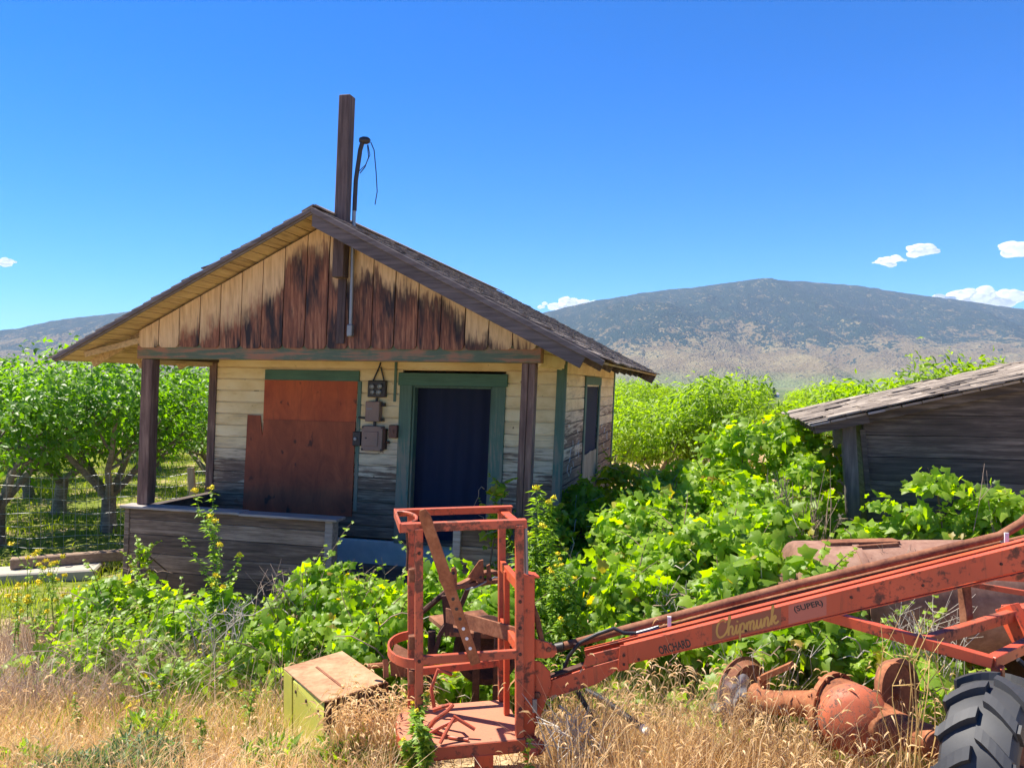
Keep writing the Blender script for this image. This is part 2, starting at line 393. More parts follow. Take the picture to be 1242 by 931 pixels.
M = dict(
    gable=gable_mat(),
    siding=siding_mat('worn_cream_siding', 1.75),
    siding_side=siding_mat('worn_cream_side_siding', 2.2, 'y'),
    green=painted_worn('faded_green_trim', (0.07, 0.12, 0.085), (0.26, 0.22, 0.15), 'z', 0.60, 2.6),
    green_x=painted_worn('faded_green_head_trim', (0.055, 0.12, 0.085), (0.24, 0.2, 0.14), 'x', 0.63),
    beam=painted_worn('worn_green_beam', (0.075, 0.10, 0.06), (0.30, 0.135, 0.07), 'x', 0.47),
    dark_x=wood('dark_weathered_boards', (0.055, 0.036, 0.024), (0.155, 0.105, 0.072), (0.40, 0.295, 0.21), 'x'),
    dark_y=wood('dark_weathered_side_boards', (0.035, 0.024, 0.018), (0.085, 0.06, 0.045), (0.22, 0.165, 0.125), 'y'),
    post=wood('brown_post_wood', (0.05, 0.03, 0.024), (0.15, 0.085, 0.066), (0.32, 0.21, 0.155), 'z'),
    mast=wood('dark_pole_wood', (0.03, 0.02, 0.02), (0.075, 0.05, 0.046), (0.16, 0.115, 0.10), 'z'),
    grey_x=wood('grey_weathered_plank', (0.13, 0.11, 0.10), (0.30, 0.26, 0.23), (0.48, 0.43, 0.39), 'x'),
    barge=wood('grey_barge_board', (0.06, 0.048, 0.046), (0.125, 0.10, 0.093), (0.21, 0.175, 0.16), 'x'),
    soffit=wood('pale_soffit_boards', (0.22, 0.14, 0.07), (0.50, 0.35, 0.17), (0.66, 0.49, 0.27), 'y'),
    shingle=wood('old_wood_shingles', (0.06, 0.045, 0.036), (0.22, 0.17, 0.13), (0.48, 0.39, 0.30), 'x'),
    plywood=plywood_mat('red_brown_plywood', (0.34, 0.06, 0.022), (0.55, 0.115, 0.035)),
    plywood2=plywood_mat('dark_red_brown_plywood', (0.20, 0.045, 0.018), (0.42, 0.095, 0.034)),
    navy=plain('dark_navy_sheet', (0.010, 0.014, 0.038), 0.9, var=0.15, scale=3),
    concrete=plain('weathered_concrete', (0.60, 0.56, 0.50), 0.9, var=0.3, scale=6, strength=0.4),
    steel=plain('dull_galvanised_steel', (0.25, 0.26, 0.26), 0.5, 0.6, var=0.25),
    box_brown=rusty_paint('brown_enamel_box', (0.24, 0.15, 0.115), amt=0.6),
    box_dark=plain('dark_meter_iron', (0.035, 0.03, 0.03), 0.5, 0.3),
    box_red=rusty_paint('red_brown_switch_box', (0.15, 0.05, 0.03), amt=0.6),
    black=plain('black_cable', (0.012, 0.012, 0.014), 0.5),
    orange=rusty_paint('faded_orange_red_paint', (0.53, 0.078, 0.028), (0.15, 0.048, 0.024), 0.54, 0.45),
    orange_worn=rusty_paint('worn_orange_red_paint', (0.46, 0.085, 0.036), (0.17, 0.06, 0.033), 0.515, 0.5),
    rust=rust_mat('brown_rust'),
    rust_lt=rust_mat('pinkish_dusty_rust', (0.11, 0.055, 0.035), (0.24, 0.125, 0.085), (0.36, 0.215, 0.15), 2.2),
    rust_or=rust_mat('orange_rust', (0.10, 0.036, 0.02), (0.28, 0.098, 0.04), (0.42, 0.18, 0.08)),
    rust_dk=rust_mat('dark_rust', (0.03, 0.016, 0.012), (0.075, 0.034, 0.022), (0.15, 0.07, 0.045)),
    yellow=rusty_paint('yellow_green_paint', (0.46, 0.45, 0.065), (0.26, 0.14, 0.05), 0.54, 0.55),
    tyre=plain('grey_black_rubber', (0.032, 0.033, 0.036), 0.62, var=0.3, scale=14),
    gold=plain('gold_lettering', (0.50, 0.28, 0.06), 0.5),
    decal=plain('brown_decal', (0.26, 0.075, 0.035), 0.5),
    pale_decal=plain('pale_red_decal', (0.47, 0.13, 0.08), 0.5, var=0.15),
    letter=plain('black_lettering', (0.02, 0.015, 0.015), 0.5),
    white=plain('white_tape', (0.72, 0.72, 0.70), 0.6, var=0.1),
    chalk=plain('white_chalk', (0.6, 0.6, 0.58), 0.9, var=0.1),
    bark=wood('orchard_bark', (0.07, 0.055, 0.043), (0.18, 0.145, 0.115), (0.36, 0.30, 0.24), 'x', 0.9),
    vine_stem=plain('vine_cane', (0.14, 0.09, 0.055), 0.85),
    twig=plain('dry_twig', (0.30, 0.21, 0.15), 0.9),
    twig_pale=plain('pale_dry_twig', (0.42, 0.37, 0.30), 0.9),
    fence_wood=wood('pale_fence_post', (0.2, 0.16, 0.1), (0.38, 0.31, 0.2), (0.5, 0.43, 0.3), 'z'),
    wire=plain('grey_wire', (0.35, 0.35, 0.34), 0.5, 0.5),
    vine=leaf_mat('grape_leaf', (0.065, 0.135, 0.016), (0.155, 0.25, 0.022), (0.27, 0.36, 0.04), 0.55, dead=(0.34, 0.22, 0.06)),
    cherry=leaf_mat('cherry_leaf', (0.04, 0.105, 0.014), (0.085, 0.18, 0.018), (0.15, 0.26, 0.028), 0.46),
    peach=leaf_mat('peach_leaf', (0.065, 0.13, 0.012), (0.14, 0.23, 0.014), (0.23, 0.32, 0.025), 0.48),
    pine=leaf_mat('dark_conifer', (0.015, 0.035, 0.014), (0.025, 0.055, 0.02), (0.04, 0.08, 0.03), 0.1),
    weed=leaf_mat('weed_leaf', (0.09, 0.16, 0.03), (0.15, 0.24, 0.04), (0.22, 0.32, 0.05), 0.42),
    bluegreen=leaf_mat('blue_green_weed', (0.06, 0.11, 0.05), (0.10, 0.17, 0.08), (0.16, 0.23, 0.10), 0.3),
    flower=plain('yellow_blossom', (0.88, 0.72, 0.02), 0.7, var=0.1),
    straw=leaf_mat('dry_straw', (0.38, 0.235, 0.105), (0.56, 0.385, 0.19), (0.72, 0.55, 0.32), 0.3, 0.6, 0.2, tint=(1, .95, .8), tv=1.5),
    seed=leaf_mat('dry_seed_head', (0.48, 0.33, 0.165), (0.62, 0.46, 0.25), (0.78, 0.62, 0.38), 0.35, 0.6, 0.2, tint=(1, .95, .8), tv=1.5),
    greygrass=leaf_mat('grey_dead_brush', (0.25, 0.17, 0.12), (0.38, 0.275, 0.20), (0.52, 0.40, 0.30), 0.2, 0.7, 0.2, tint=(1, .92, .85), tv=1.1),
    lawn=leaf_mat('orchard_grass', (0.09, 0.13, 0.015), (0.17, 0.22, 0.022), (0.27, 0.30, 0.05), 0.35, 0.6, 0.2),
)

def plastic_mat():
    t = NT('clear_plastic_film'); b = t.n('ShaderNodeBsdfPrincipled')
    b.inputs['Base Color'].default_value = (0.62, 0.63, 0.62, 1); b.inputs['Roughness'].default_value = 0.2
    tr = t.n('ShaderNodeBsdfTransparent'); m = t.n('ShaderNodeMixShader'); m.inputs[0].default_value = 0.5
    t.l(tr.outputs[0], m.inputs[1]); t.l(b.outputs[0], m.inputs[2]); t.l(m.outputs[0], t.out.inputs[0]); return t.m
M['plastic'] = plastic_mat()
M['stalk'] = plain('golden_stalk', (0.55, 0.36, 0.12), 0.8)
M['grey_y'] = wood('grey_side_boards', (0.05, 0.045, 0.042), (0.12, 0.11, 0.10), (0.24, 0.22, 0.2), 'y')
M['roofgrey'] = wood('silver_roof_shakes', (0.07, 0.05, 0.035), (0.19, 0.15, 0.11), (0.44, 0.37, 0.29), 'x', gl=(0.32, 0.5, 0.7))
M['orange_dusty'] = rusty_paint('dusty_orange_floor', (0.46, 0.17, 0.09), (0.34, 0.17, 0.10), 0.5, 0.7)
M['orange_peel'] = rusty_paint('peeling_orange_paint', (0.46, 0.11, 0.045), (0.15, 0.075, 0.05), 0.50, 0.6, 14)
M['shed_z'] = wood('dark_shed_post', (0.04, 0.033, 0.028), (0.11, 0.09, 0.075), (0.24, 0.2, 0.165), 'z')
M['shed_x'] = wood('dark_shed_boards', (0.028, 0.021, 0.017), (0.08, 0.06, 0.048), (0.24, 0.19, 0.15), 'x')
M['tan_rust'] = rust_mat('tan_rusted_sheet', (0.24, 0.11, 0.055), (0.42, 0.23, 0.12), (0.52, 0.34, 0.2), 3.0)
M['concrete_lt'] = plain('pale_concrete', (0.36, 0.32, 0.26), 0.9, var=0.25, scale=8)
M['timber'] = wood('brown_timber', (0.10, 0.06, 0.04), (0.22, 0.14, 0.09), (0.33, 0.23, 0.15), 'x')

def ground_mat():
    t = NT('ground_earth'); o = t.coord('Object'); s = t.sep(o)
    n1 = t.noise(o, 1.1, 6, 0.65); n2 = t.noise(o, 9.0, 6, 0.7); n3 = t.noise(o, 0.012, 5, 0.6)
    dry = t.ramp(n2, [(0.3, (0.22, 0.15, 0.085)), (0.5, (0.42, 0.30, 0.165)), (0.7, (0.58, 0.44, 0.26))])
    green = t.ramp(n2, [(0.3, (0.06, 0.08, 0.015)), (0.5, (0.13, 0.16, 0.025)), (0.7, (0.22, 0.24, 0.05))])
    left = t.math('SUBTRACT', 1.0, t.step(t.math('ADD', s[0], t.math('MULTIPLY', n1, 2.0)), -4.0, -3.0))
    back = t.step(t.math('ADD', s[1], t.math('MULTIPLY', n1, 1.0)), 9.2, 10.0)
    k = t.math('MULTIPLY', left, back)
    c = t.mix(t.math('MULTIPLY', k, t.step(n1, 0.36, 0.5)), dry, green)
    far = t.ramp(n3, [(0.35, (0.05, 0.085, 0.02)), (0.5, (0.12, 0.15, 0.04)), (0.62, (0.25, 0.20, 0.11))])
    c = t.mix(t.step(s[1], 60, 160), c, far)
    return t.finish(c, 0.95, bump=n2, strength=0.6, dist=0.03, spec=0.1)

def mountain_mat():
    t = NT('forested_mountain'); o = t.coord('Object'); s = t.sep(o)
    big = t.noise(o, 0.0016, 6, 0.62); midn = t.noise(o, 0.007, 5, 0.65)
    m = t.mapping(o, (1, 0.45, 1.0))
    tr = t.noise(m, 0.075, 2, 0.75); fine = t.noise(m, 0.02, 4, 0.7)
    h = t.math('ADD', s[2], t.math('MULTIPLY', t.math('SUBTRACT', big, 0.5), 520))
    h = t.math('ADD', h, t.math('MULTIPLY', t.math('SUBTRACT', midn, 0.5), 260))
    dens = t.step(h, 30, 250)
    tree = t.math('ADD', t.math('MULTIPLY', tr, 0.5), t.math('MULTIPLY', fine, 0.5))
    thr = t.math('SUBTRACT', 0.63, t.math('MULTIPLY', dens, 0.215))
    k = t.step(t.math('SUBTRACT', tree, thr), -0.008, 0.02)
    dry = t.ramp(midn, [(0.3, (0.12, 0.088, 0.048)), (0.5, (0.175, 0.135, 0.072)), (0.7, (0.24, 0.20, 0.10))])
    dry = t.mix(t.math('MULTIPLY', t.math('SUBTRACT', 1.0, t.step(t.math('ADD', s[2], t.math('MULTIPLY', fine, 90)), 25, 85)), 0.75), dry, (0.13, 0.18, 0.06))
    c = t.mix(k, dry, (0.016, 0.034, 0.027))
    return t.finish(c, 0.95, bump=tree, strength=0.9, dist=45.0, spec=0.05)

M['ground'] = ground_mat(); M['mountain'] = mountain_mat()

# ------------------------------------------------------------------ ground, mountains, haze, clouds
def axis_coords(lim0, lim1, d0, d1, step):
    a = list(np.arange(d0, d1 + 1e-6, step)); s = step; x = d1
    while x < lim1: s *= 1.22; x = min(x + s, lim1); a.append(x)
    s = step; x = d0
    while x > lim0: s *= 1.22; x = max(x - s, lim0); a.insert(0, x)
    return a
xs = axis_coords(-9400, 9400, -14, 9, 0.22); ys = axis_coords(-400, 8600, 0, 16, 0.22)
gv = [(x, y, ground_z(x, y)) for y in ys for x in xs]
nx = len(xs)
gf = [(j * nx + i, j * nx + i + 1, (j + 1) * nx + i + 1, (j + 1) * nx + i) for j in range(len(ys) - 1) for i in range(nx - 1)]
me = bpy.data.meshes.new('ground'); me.from_pydata(gv, [], gf); me.materials.append(M['ground'])
me.polygons.foreach_set('use_smooth', [True] * len(me.polygons))
tag(link('ground', me), 'dry earth sloping down from the camera to the cabin and orchards', kind='structure')

SK = [(-700, 40), (-400, 50), (-200, 52), (0, 58), (40, 65), (60, 71), (95, 75), (130, 79), (170, 84), (250, 75), (400, 40), (500, 42), (600, 66), (680, 86), (720, 95),
      (800, 108), (850, 112), (880, 117), (920, 121.5), (960, 119.5), (1000, 117), (1050, 112.5), (1100, 104), (1150, 98), (1242, 85), (1400, 62), (1700, 34), (2100, 20)]
_u = np.arange(-700, 2101, 4.0); _s = np.interp(_u, [p[0] for p in SK], [p[1] for p in SK]); _k = np.exp(-np.linspace(-2.2, 2.2, 19) ** 2); SKx = _u; SKy = np.convolve(np.pad(_s, 9, mode='edge'), _k / _k.sum(), mode='valid')
def mountain(name, u0, u1, label, seed):
    U = np.linspace(u0, u1, 300); Ys = np.concatenate([np.linspace(2300, 5000, 80), np.linspace(5100, 7600, 16)])
    vs = []
    for Y in Ys:
        for u in U:
            x = (u - CX) / F * Y
            S = float(np.interp(u, SKx, SKy))
            t = (Y - 2300) / 2700.0
            ridge = EYE.z + S / F * 5000 + 23
            if t <= 1: r = 0.62 * t ** 1.35 + 0.38 * (t * t * (3 - 2 * t))
            else: r = max(0.0, 1 - (t - 1) * 1.05)
            gul = mnoise.fractal((x * 0.0014, Y * 0.0007, seed), 0.9, 2.1, 6) * 0.20
            gul2 = abs(mnoise.noise((x * 0.0028 + 0.4 * mnoise.noise((x * .001, Y * .001, 2)), Y * 0.0006, seed + 4))) * 0.22
            w = math.sin(min(1, max(0, t)) * math.pi) if t <= 1 else 0.0
            r = r + (gul - gul2 + 0.05) * w
            jag = 5.0 * mnoise.fractal((u * 0.06, Y * 0.004, 1), 0.7, 2.0, 4) if t > 0.6 else 0
            vs.append((x, Y, -23 - 3 + max(0, r) * (ridge + 3) + jag))
    n = len(U)
    fs = [(j * n + i, j * n + i + 1, (j + 1) * n + i + 1, (j + 1) * n + i) for j in range(len(Ys) - 1) for i in range(n - 1)]
    me = bpy.data.meshes.new(name); me.from_pydata(vs, [], fs); me.materials.append(M['mountain'])
    me.polygons.foreach_set('use_smooth', [True] * len(me.polygons))
    tag(link(name, me), label, kind='structure')
mountain('mountain', 455, 2000, 'broad rounded mountain with blue forest above bare brown slopes', 1.7)
mountain('hills', -700, 450, 'low bluish hills beyond the left orchard', 5.2)

hz = MB(); hz.box((-9600, -600, -28), (9600, 8800, 700))
hm = bpy.data.materials.new('pale_haze'); hm.use_nodes = True; hm.node_tree.nodes.clear()
ho = hm.node_tree.nodes.new('ShaderNodeOutputMaterial'); hv = hm.node_tree.nodes.new('ShaderNodeVolumePrincipled')
hv.inputs['Color'].default_value = (0.58, 0.76, 1.0, 1); hv.inputs['Density'].default_value = 0.000078; hv.inputs['Anisotropy'].default_value = 0.0
hm.node_tree.links.new(hv.outputs[0], ho.inputs['Volume'])
tag(hz.build('haze', hm), 'thin summer haze over the valley', kind='stuff')

cm = NT('white_cloud'); M['cloud'] = cm.m
_d = cm.n('ShaderNodeBsdfDiffuse'); _d.inputs[0].default_value = (.95, .95, .95, 1); _t = cm.n('ShaderNodeBsdfTranslucent'); _t.inputs[0].default_value = (.95, .95, .95, 1)
_m = cm.n('ShaderNodeMixShader'); cm.l(_d.outputs[0], _m.inputs[1]); cm.l(_t.outputs[0], _m.inputs[2]); _m.inputs[0].default_value = .7; cm.l(_m.outputs[0], cm.out.inputs[0])
def ico():
    import bmesh
    bm = bmesh.new(); bmesh.ops.create_icosphere(bm, subdivisions=3, radius=1.0)
    v = np.array([tuple(x.co) for x in bm.verts]); f = np.array([[q.index for q in p.verts] for p in bm.faces]); bm.free(); return v, f
ICV, ICF = ico()
def cloud(px, py, wpx, hpx, n, label, seed):
    r_ = np.random.default_rng(seed); Y = 8450.0; c = at(px, py, Y); k = Y / F
    Vs = []; Fs = []; b = 0
    for i in range(n):
        u = r_.uniform(-1, 1); e = 1 - abs(u) ** 1.8
        cx = u * wpx / 2; top = hpx * (0.25 + 0.75 * e) * r_.uniform(0.5, 1)
        rad = r_.uniform(0.16, 0.30) * hpx * (0.5 + e)
        cz = r_.uniform(-0.45, 0.55) * top - (0.12 * hpx) + cx * 0.02
        v = ICV * np.array([rad * 1.5, rad * 1.3, rad * 0.8])
        d = np.array([mnoise.fractal(tuple(p * 1.6 + i * 7.1), 0.8, 2.0, 4) for p in ICV])
        v = v * (1 + 0.22 * d)[:, None]
        Vs.append((v + np.array([cx, r_.uniform(-0.6, 0.6) * hpx, cz])) * k); Fs.append(ICF + b); b += len(ICV)
    o = thing('cloud', c, label, 'cloud', 'small white clouds')
    V = np.concatenate(Vs); T = np.concatenate(Fs)
    pf = np_mesh('puffs', V, T, np.zeros(len(T)), M['cloud'], o, True)
    md = pf.modifiers.new('remesh', 'REMESH'); md.mode = 'VOXEL'; md.voxel_size = hpx * k * .045; md.use_smooth_shade = True
    o['kind'] = 'structure'
cloud(1190, 361, 125, 24, 46, 'long white cloud low over the right shoulder of the mountain', 1)
cloud(1117, 303, 34, 16, 18, 'small white puff of cloud high above the mountain', 2)
cloud(1079, 316, 36, 11, 16, 'smaller flat wisp of cloud just below the white puff', 3)
cloud(1232, 300, 44, 18, 18, 'white cloud cut by the right edge of the sky', 4)
cloud(692, 369, 76, 15, 40, 'thin white cloud over the cabin roof end beside the mountain', 5)
cloud(6, 318, 34, 10, 14, 'tiny white cloud at the left edge of the sky', 6)

# ------------------------------------------------------------------ cabin
W, L, PV = 5.1, 6.9, 1.5
HO = Vector((-4.66, 10.23, 0.0)); HRZ = -R(14)
def lean(v):
    return Vector((v.x + 0.045 * (v.z - 3.0), v.y, v.z - 0.016 * (v.x - 2.55) - 0.012 * max(0, v.y)))
def HB(): return MB(lean)
cab = thing('cabin', HO, 'abandoned wooden cabin with porch, stained gable and boarded window', 'cabin', rz=HRZ)

def siding_rows(mb, kind, c, span, z0, z1, openings, step=0.165, th=0.032, out=-1):
    """horizontal drop siding. kind 'x': wall along x at y=c ; 'y': wall along y at x=c. out = outward sign"""
    z = z0
    while z < z1 - 0.01:
        zt = min(z + step, z1)
        cuts = [span[0], span[1]]
        segs = [(span[0], span[1])]
        for (a, b, oz0, oz1) in openings:
            if zt > oz0 + 0.02 and z < oz1 - 0.02:
                new = []
                for (p, q) in segs:
                    if b <= p or a >= q: new.append((p, q)); continue
                    if a > p: new.append((p, a))
                    if b < q: new.append((b, q))
                segs = new
        for (p, q) in segs:
            pieces = [(p, q)]
            if q - p > 2.2 and random.random() < 0.5:
                m = p + (q - p) * random.uniform(0.3, 0.7); pieces = [(p, m - 0.002), (m + 0.002, q)]
            for (a, b) in pieces:
                e = out * th; j = out * random.uniform(0, 0.004)
                prof = [(0, z), (e * 0.2, z), (e * 0.2, z + 0.014), (e + j, z + 0.017), (e + j, zt - 0.001), (0, zt - 0.001)]
                if kind == 'x':
                    mb.prism([(a, c + o, zz) for o, zz in prof], (b - a, 0, 0))
                else:
                    mb.prism([(c + o, a, zz) for o, zz in prof], (0, b - a, 0))
        z = zt
    return mb
DOOR = (3.06, 4.20, 0.0, 2.74); WIN = (0.86, 2.26, 1.2, 2.80)
fl = 0.69
fw = siding_rows(HB(), 'x', PV, (0.0, W), fl - 0.05, 3.35, [(2.92, 4.36, 0, 2.86), WIN])
fw.build('front_wall', M['siding'], cab)
SW = (3.35, 4.75, 1.75, 2.78)
rw = siding_rows(HB(), 'y', W, (PV, L), 0.45, 3.3, [SW], out=1)
rw.build('side_wall', M['siding_side'], cab)
siding_rows(HB(), 'y', 0.0, (PV, L), 0.45, 3.3, [], out=-1).build('side_wall', M['siding_side'], cab)
siding_rows(HB(), 'x', L, (0, W), 0.45, 3.3, [], out=1).build('back_wall', M['siding'], cab)
b = HB()
x = 0.0
while x < W: b.prism([(x, L, 3.3), (min(x + .28, W), L, 3.3), (min(x + .28, W), L, 4.66 - .5 * abs(min(x + .28, W) - 2.55)), (x, L, 4.66 - .5 * abs(x - 2.55))], (0, 0.025, 0)); x += .283
b.build('back_gable', M['dark_x'], cab)
# upper side of porch right: short wall return boards between post and wall corner at the top
siding_rows(HB(), 'y', W, (0.0, PV), 2.98, 3.28, [], out=1, step=0.15).build('porch_side_boarding', M['siding_side'], cab)
siding_rows(HB(), 'y', 0.0, (0.0, PV), 2.98, 3.28, [], out=-1, step=0.15).build('porch_side_boarding', M['siding_side'], cab)
# foundation, floor
b = HB(); b.box((0.03, PV + 0.03, -0.3), (W - 0.03, L - 0.03, 0.44)); b.box((0.1, PV - 0.06, -0.3), (W, PV + 0.02, 0.62)); b.build('foundation', M['concrete'], cab, bevel=0.01)
b = HB()
y = 0.0
while y < PV - 0.08: b.box((0.03, y, 0.26), (W - 0.03, y + 0.13, 0.30)); y += 0.135
b.build('porch_floor', M['dark_x'], cab)
b = HB(); b.box((0.05, PV + .03, 0.46), (W - 0.05, L - 0.05, 0.6)); b.build('room_floor', M['dark_x'], cab)
# gable front
b = HB(); x = 0.0; k = 0
while x < W - 0.03:
    w = random.choice([0.278, 0.285, 0.29]); x1 = min(x + w, W)
    zr = lambda xx: 4.64 - 0.5 * abs(xx - 2.55)
    zb = 3.165 + random.uniform(-.008, .006); c = 0.045; a, e = x + 0.006, x1 - 0.006
    top = [(e, zr(e)), (a, zr(a))]
    if a < 2.55 < e: top = [(e, zr(e)), (2.55, zr(2.55)), (a, zr(a))]
    poly = [(a, zb + c), (a + c * .35, zb + c * .35), (a + c, zb), (e - c, zb), (e - c * .35, zb + c * .35), (e, zb + c)] + top
    yo = -0.106 + random.uniform(-.004, .003)
    b.prism([(p, yo, q) for p, q in poly], (0, 0.022, 0)); x = x1
b.build('gable', M['gable'], cab)
b = HB(); b.prism([(0.02, -0.08, 3.21), (W - .02, -0.08, 3.21), (W - .02, -.08, 3.35), (2.55, -0.08, 4.6), (.02, -.08, 3.35)], (0, 0.03, 0)); b.build('gable_backing', M['box_dark'], cab)
b = HB(); b.box((-0.04, -0.084, 3.02), (W + 0.05, 0.075, 3.205)); b.build('porch_beam', M['beam'], cab, bevel=0.008)
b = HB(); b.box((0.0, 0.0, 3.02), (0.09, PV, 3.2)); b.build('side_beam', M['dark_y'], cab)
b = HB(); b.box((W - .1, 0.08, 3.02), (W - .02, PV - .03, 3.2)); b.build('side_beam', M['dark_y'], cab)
b = HB(); b.box((0.0, PV + .0, 3.34), (W, PV + .05, 3.45)); b.build('plate', M['dark_x'], cab)
# porch posts
b = HB(); b.box((0.02, -0.07, 1.19), (0.175, 0.085, 3.018)); b.build('porch_post', M['post'], cab, bevel=0.008)
b = HB(); b.box((4.93, -0.06, fl - .3), (5.005, 0.09, 3.018)); b.box((5.008, -0.05, fl - .3), (5.085, 0.09, 3.018)); b.build('porch_post', M['post'], cab, bevel=0.006)
# half walls
def halfwall(x0, x1, zt, name='porch_half_wall'):
    b = HB(); z = -0.05
    while z < zt - 0.03:
        h = random.uniform(0.185, 0.235); z1 = min(z + h, zt - .03)
        b.box((x0, -0.115 + random.uniform(-.006, .006), z + .005), (x1, -0.085, z1)); z = z1
    b.box((x0 + .01, -0.084, -0.05), (x1 - .01, -0.03, zt - .03))
    o = b.build(name, M['dark_x'], cab, bevel=0.004)
    return o
halfwall(-0.08, 2.72, 1.18)
b = HB(); b.box((-0.13, -0.19, 1.153), (1.55, 0.04, 1.185)); b.box((1.555, -0.20, 1.147), (2.84, 0.03, 1.178)); b.build('cap_plank', M['grey_x'], cab, bevel=0.004)
b = HB(); b.box((2.66, -0.14, -.05), (2.76, 0.02, 1.145)); b.build('end_post', M['grey_x'], cab, bevel=0.006)
b = HB(); b.box((-0.1, -0.13, -.05), (-0.03, -0.03, 1.15)); b.build('end_post', M['dark_x'], cab, bevel=0.006)
halfwall(4.24, 4.9, 1.20)
b = HB(); b.box((4.16, -0.19, 1.172), (4.92, 0.04, 1.20)); b.build('cap_plank', M['grey_x'], cab, bevel=0.004)
b = HB(); b.box((4.24, -0.145, -.05), (4.33, -0.03, 1.17)); b.build('end_post', M['grey_x'], cab, bevel=0.006)
b = HB(); z = 0.0
while z < 1.1: b.box((0.02, 0.04, z + .004), (0.05, PV - .03, min(z + .2, 1.12))); z += .2
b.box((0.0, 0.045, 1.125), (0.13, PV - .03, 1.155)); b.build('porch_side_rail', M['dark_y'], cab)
# corner trims and frames
def trim(mb_boxes, name, mat=M['green'], parent=cab, bevel=0.004):
    b = HB()
    for lo, hi in mb_boxes: b.box(lo, hi)
    return b.build(name, mat, parent, bevel=bevel)
trim([((W + .027, PV + .0, .45), (W + .05, PV + .10, 3.1)), ((W - .06, PV - .053, .6), (W + .05, PV - .029, 3.05))], 'corner_trim')
trim([((W + .027, L - .1, .45), (W + .05, L + .03, 3.2))], 'corner_trim')
trim([((-.05, PV - .055, .6), (0.07, PV - .029, 3.2))], 'corner_trim', M['post'])
fr = trim([((2.89, PV - .06, .6), (3.07, PV + .03, 2.9)), ((4.19, PV - .06, .6), (4.37, PV + .03, 2.9))], 'door_frame')
trim([((2.87, PV - .072, 2.745), (4.39, PV + .03, 2.915))], 'head_trim', M['green_x'], fr)
trim([((3.072, PV - .03, .64), (3.10, PV + .1, 2.742)), ((4.165, PV - .03, .64), (4.188, PV + .1, 2.742)), ((3.1, PV - .03, 2.715), (4.165, PV + .1, 2.742))], 'door_jamb', M['green'], fr)
b = HB(); nxs, nzs = 40, 24
vs = [(3.09 + 1.085 * i / nxs, PV + .12 + .010 * math.sin(i * .9 + .6 * math.sin(j * .25)) + .012 * mnoise.noise((i * .15, j * .12, 4)), .62 + 2.12 * j / nzs) for j in range(nzs + 1) for i in range(nxs + 1)]
b.add(vs, [(j * (nxs + 1) + i, j * (nxs + 1) + i + 1, (j + 1) * (nxs + 1) + i + 1, (j + 1) * (nxs + 1) + i) for j in range(nzs) for i in range(nxs)])
b.build('dark_door_sheet', M['navy'], cab, True)
trim([((3.0, PV - .12, .62), (4.26, PV + .1, .66))], 'door_sill', M['dark_x'])
wf = trim([((.85, PV - .062, 2.79), (2.29, PV - .0, 2.93))], 'window_frame', M['green_x'])
trim([((2.27, PV - .045, 1.0), (2.325, PV - .02, 2.787))], 'window_casing', M['green'], wf)
bd = HB(); bd.box((0.84, PV - .044, 2.2), (2.262, PV - .028, 2.785)); bd.build('window_board', M['plywood'], cab)
bd = HB()
bd.prism([(p, PV - .062, q) for p, q in [(.58, .93), (2.262, .93), (2.262, 2.225), (0.86, 2.225), (.845, 1.98), (.80, 2.28), (.60, 2.285)]], (0, 0.016, 0)); bd.build('window_board', M['plywood2'], cab)
# side window
sf = trim([((W + .027, 3.22, 1.1), (W + .055, 3.36, 2.80)), ((W + .027, 4.74, 1.1), (W + .055, 4.88, 2.80)), ((W + .027, 3.2, 2.8), (W + .06, 4.9, 2.93))], 'side_window_frame')
trim([((W - .05, 3.36, 1.62), (W + .02, 4.74, 2.79))], 'window_pane', M['navy'], sf)
b = HB(); 
for q in range(5): b.box((W + .028, 3.37 + q * .275, 1.02), (W + .044, 3.37 + q * .275 + .27, 1.74 + random.uniform(-.02, .02)))
b.build('lower_boarding', M['fence_wood'], sf)
# chalk scribbles on the side wall
for i in range(13):
    b = HB(); y0 = random.uniform(1.75, 3.0); z0 = random.uniform(1.55, 2.25); a = random.uniform(-1.2, 1.2)
    p = Vector((W + .034, y0, z0)); q = p + Vector((0, .12 * math.cos(a), .12 * math.sin(a))); m = (p + q) / 2 + Vector((0, random.uniform(-.05, .05), random.uniform(-.05, .05)))
    b.tube([p, m, q], 0.006, 5); b.build('chalk_mark', M['chalk'], cab)
for i in range(6):
    b = HB(); y0 = random.uniform(5.2, 6.5); z0 = random.uniform(1.5, 2.1); a = random.uniform(0, 3)
    p = Vector((W + .034, y0, z0)); b.tube([p, p + Vector((0, .1 * math.cos(a), .15 * math.sin(a)))], 0.007, 5); b.build('chalk_mark', M['chalk'], cab)
